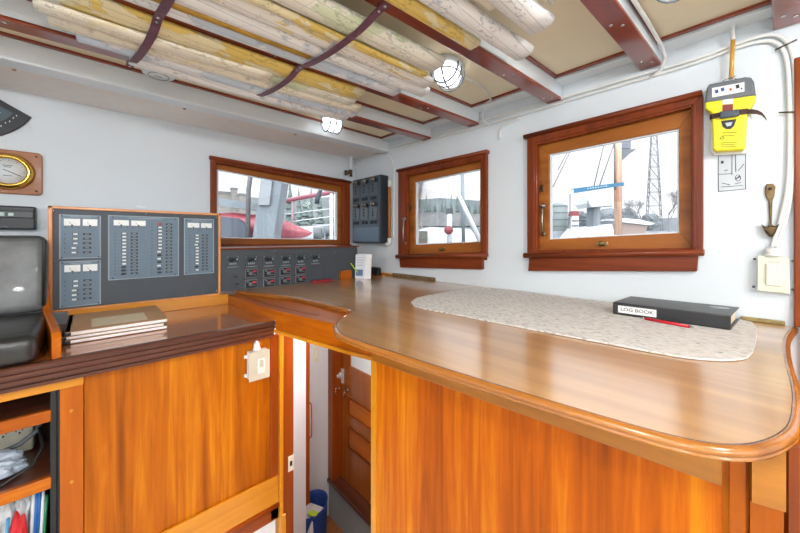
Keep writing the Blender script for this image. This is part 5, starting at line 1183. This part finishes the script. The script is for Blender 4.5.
# lattice tower
tw = thing('lattice_tower', 'tall grey steel lattice power tower in the right sash window', 'tower', tuple(Dp(654, 234, 60)))
b0 = Dp(654, 234, 60); tz = Dp(654, 118, 60).z; bz_ = b0.z; H = tz-bz_
def leg(sx, sy, z): f = (z-bz_)/H; w = 1.15*(1-f)+.30*f; return Vector((b0.x+sx*w, b0.y+sy*w, z))
mb = MB()
for sx in (-1, 1):
    for sy in (-1, 1): obj('tower_leg', MB().tube([leg(sx, sy, bz_-2), leg(sx, sy, tz)], .075, 5), TOWR, tw)
lv = [bz_+H*(1-(1-i/10)**1.25) for i in range(11)]
for z0_, z1_ in zip(lv, lv[1:]):
    for (a, b) in (((-1, -1), (1, -1)), ((1, -1), (1, 1)), ((1, 1), (-1, 1)), ((-1, 1), (-1, -1))):
        mb.tube([leg(*a, z0_), leg(*b, z1_)], .035, 4); mb.tube([leg(*b, z0_), leg(*a, z1_)], .035, 4); mb.tube([leg(*a, z1_), leg(*b, z1_)], .05, 4)
obj('cross_braces', mb, TOWR, tw)
# orange mast with platform
ms = thing('wooden_mast', 'thick orange brown mast with a small platform in the right sash window', 'mast', tuple(Dp(618, 242, 9)))
obj('mast_pole', MB().tube([Dp(617.5, 110, 9), Dp(618, 242, 9)], .10, 10), wood('mast_orange', (127, 93, 73), (232, 182, 150), axis=2), ms)
mb = MB(); quadbar(mb, [(620, 149), (637, 149), (630, 153.5), (623, 160), (620, 160)], .25, 9.0); obj('platform', mb, plain('platform_slate', (93, 99, 106), .5), ms)
mb = MB(); quadbar(mb, [(622, 140.5), (631, 140.5), (631, 148.5), (622, 148.5)], .15, 9.05); obj('platform_box', mb, plain('mast_box', (105, 109, 122), .5), ms)
mb = MB(); mb.tube([Dp(614.5, 143, 8.9), Dp(615, 190, 8.9)], .02, 5); obj('halyard', mb, ROPE, ms)
bo = thing('blue_boom', 'bright blue covered boom slanting across the right sash window', 'boom', tuple(Dp(600, 190, 8)))
mb = MB(); quadbar(mb, [(573.5, 188.5), (624, 182), (624, 185.2), (573.5, 193)], .12, 8); obj('boom_cover', mb, plain('boom_blue', (34, 99, 132), .5), bo)
mb = MB()
for i in range(8):
    p = Dp(588+i*2.6, 188.6-i*.36, 7.99); mb.box(p-Vector((.01, .01, .012)), p+Vector((.02, .01, .012)))
obj('boom_lettering', mb, BWH, bo); mb = MB(); quadbar(mb, [(571, 190), (574, 189.5), (574, 193), (571, 194)], .1, 8); quadbar(mb, [(624, 182), (626.5, 181.8), (626.5, 185.5), (624, 185.4)], .1, 8); obj('boom_end', mb, BWH, bo)
for i, (a, b, lb) in enumerate([((571, 150), (551.5, 190), 'left one of the rigging ropes in the right sash window'), ((567, 153), (558, 170), 'short rigging rope beside the leftmost one'), ((603.5, 146), (594, 186), 'rigging rope left of the orange mast'), ((614, 144), (599, 187), 'rigging rope slanting down from the orange mast'), ((570, 193), (570, 232), 'upright line below the outer boom end')]):
    ext('rigging_rope', MB().tube([Dp(a[0]+(a[0]-b[0])*.4, a[1]+(a[1]-b[1])*.4, 8.2) if i != 4 else Dp(*a, 8.2), Dp(*b, 8.2)], .012, 5), ROPE, lb, 'rope')
rb = thing('radar_boat', 'white motor boat with radar arch and wheelhouse in the right sash window', 'boat', tuple(Dp(600, 242, 10)))
obj('flybridge', quadbar(MB(), [(589, 195), (596, 193), (613, 193), (613.5, 199), (607, 205), (592, 207), (589, 203)], .8, 10), BWH, rb)
obj('radar_arch', quadbar(MB(), [(594, 207), (600.5, 207), (600.5, 242), (593, 242)], .4, 10.2), BGR, rb)
obj('wheelhouse', quadbar(MB(), [(584, 228), (612, 224), (616, 242), (572, 242)], 1.0, 10.1), BWH, rb)
mb = MB(); mb.tube([Dp(588, 201, 9.9), Dp(588, 208, 9.9), Dp(612, 206, 9.9)], .02, 5); obj('bridge_rail', mb, plain('rail_slate', (80, 86, 94), .5), rb)
cr = thing('cabin_cruiser', 'white topped cruiser with orange tan side right of the mast', 'boat', tuple(Dp(638, 242, 12)))
obj('canopy', quadbar(MB(), [(621, 218), (640, 219.5), (655, 223.5), (650, 225), (621, 222)], 1.2, 12), BWH, cr); obj('cabin_side', quadbar(MB(), [(621, 222), (648, 225), (645, 235), (618, 235)], 1.0, 12.1), plain('cruiser_tan', (132, 112, 104), .5), cr)
obj('cabin_window', quadbar(MB(), [(608, 220.5), (622, 221.5), (621, 229), (607, 228)], .5, 11.9), plain('cruiser_glass', (68, 76, 86), .3), cr); obj('hull', quadbar(MB(), [(580, 234), (665, 235), (662, 246), (590, 246)], 1.4, 12.2), plain('cruiser_hull', (127, 132, 137), .4), cr)
tk = thing('storage_tank', 'pale green grey storage tank at the left edge of the right sash window', 'tank', tuple(Dp(557, 232, 30)))
c = Dp(557.5, 233, 30); mb = MB(Matrix.Translation(c)); hh = Dp(557, 206.5, 30).z-c.z; mb.lathe([(0, -1.8), (.85, -1.8), (.85, hh), (.5, hh+.25), (0, hh+.35)], 20); obj('tank_shell', mb, plain('tank_green', (109, 119, 119), .6), tk)
mb = MB(Matrix.Translation(c))
for k in range(5): mb.tube([(.87*cos(a), .87*sin(a), hh*k/4) for a in [i*pi/10 for i in range(21)]], .03, 4)
obj('tank_hoops', mb, plain('hoop_slate', (93, 102, 105), .6), tk)
bc_ = thing('beacon_building', 'small white tower with red roof between tank and radar boat', 'building', tuple(Dp(575, 236, 28)))
obj('beacon_tower', quadbar(MB(), [(572.5, 216), (578.5, 216), (579, 240), (571.5, 240)], .5, 28), BWH, bc_); obj('beacon_roof', quadbar(MB(), [(572.5, 211), (578.5, 211), (579.5, 216), (571.5, 216)], .6, 28), plain('roof_red', (126, 52, 55), .6), bc_)
mb = MB()
for yy in (220, 225, 230): quadbar(mb, [(572.5, yy), (578.5, yy), (578.5, yy+1.2), (572.5, yy+1.2)], .1, 27.9)
obj('beacon_band', mb, plain('band_grey', (93, 97, 104), .6), bc_)
lowb = bank('moored_hulls', [(540, 231), (700, 231), (700, 243), (540, 243)], 20, 2, plain('hull_bluewhite', (117, 125, 132), .5, noise=.3, nscale=1.5), 'pale blue grey pontoon dock along the bottom of the right sash window', 'dock')

# ================================================================== WORLD, CAMERA, SHIFT TO FLOOR
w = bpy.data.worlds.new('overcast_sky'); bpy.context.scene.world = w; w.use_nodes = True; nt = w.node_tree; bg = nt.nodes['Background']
tc = N(nt, 'ShaderNodeTexCoord'); sp = N(nt, 'ShaderNodeSeparateXYZ'); nt.links.new(tc.outputs['Generated'], sp.inputs[0])
rp = N(nt, 'ShaderNodeValToRGB'); rp.color_ramp.elements[0].position = 0; rp.color_ramp.elements[0].color = (.93, .965, 1, 1); rp.color_ramp.elements[1].position = .8; rp.color_ramp.elements[1].color = (.93, .965, 1, 1)
nt.links.new(sp.outputs[2], rp.inputs[0]); nt.links.new(rp.outputs[0], bg.inputs[0])
mr = N(nt, 'ShaderNodeMapRange'); mr.inputs[1].default_value = .15; mr.inputs[2].default_value = .9; mr.inputs[3].default_value = 1.0; mr.inputs[4].default_value = 2.2
nt.links.new(sp.outputs[2], mr.inputs[0])
# the sky astern is brightened to fill the cabin through the rear windows
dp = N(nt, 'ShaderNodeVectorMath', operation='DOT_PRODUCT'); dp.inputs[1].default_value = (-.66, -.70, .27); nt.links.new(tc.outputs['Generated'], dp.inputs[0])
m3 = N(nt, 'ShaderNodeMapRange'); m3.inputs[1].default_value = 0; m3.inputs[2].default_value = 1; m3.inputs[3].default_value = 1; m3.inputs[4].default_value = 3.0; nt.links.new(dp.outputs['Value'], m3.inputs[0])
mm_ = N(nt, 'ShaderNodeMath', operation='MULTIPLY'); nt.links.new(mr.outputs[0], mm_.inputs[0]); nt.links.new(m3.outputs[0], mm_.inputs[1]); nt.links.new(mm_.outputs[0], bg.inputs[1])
cd = bpy.data.cameras.new('camera'); cam = bpy.data.objects.new('camera', cd); C.objects.link(cam)
cd.sensor_width = 36; cd.lens = F/800*36; cd.shift_y = -28.5/800; cd.clip_start = .02; cd.clip_end = 1000
cam.rotation_euler = (pi/2, 0, A-pi/2); cam.location = (0, 0, 0)
bpy.context.scene.camera = cam
for o in list(C.objects):
    if o.parent is None: o.location.z += EYE
    if '_loc' in o: del o['_loc']
vs = bpy.context.scene.view_settings; vs.view_transform = 'Standard'; vs.look = 'None'; vs.gamma = 1; vs.use_curve_mapping = False; vs.exposure = .36
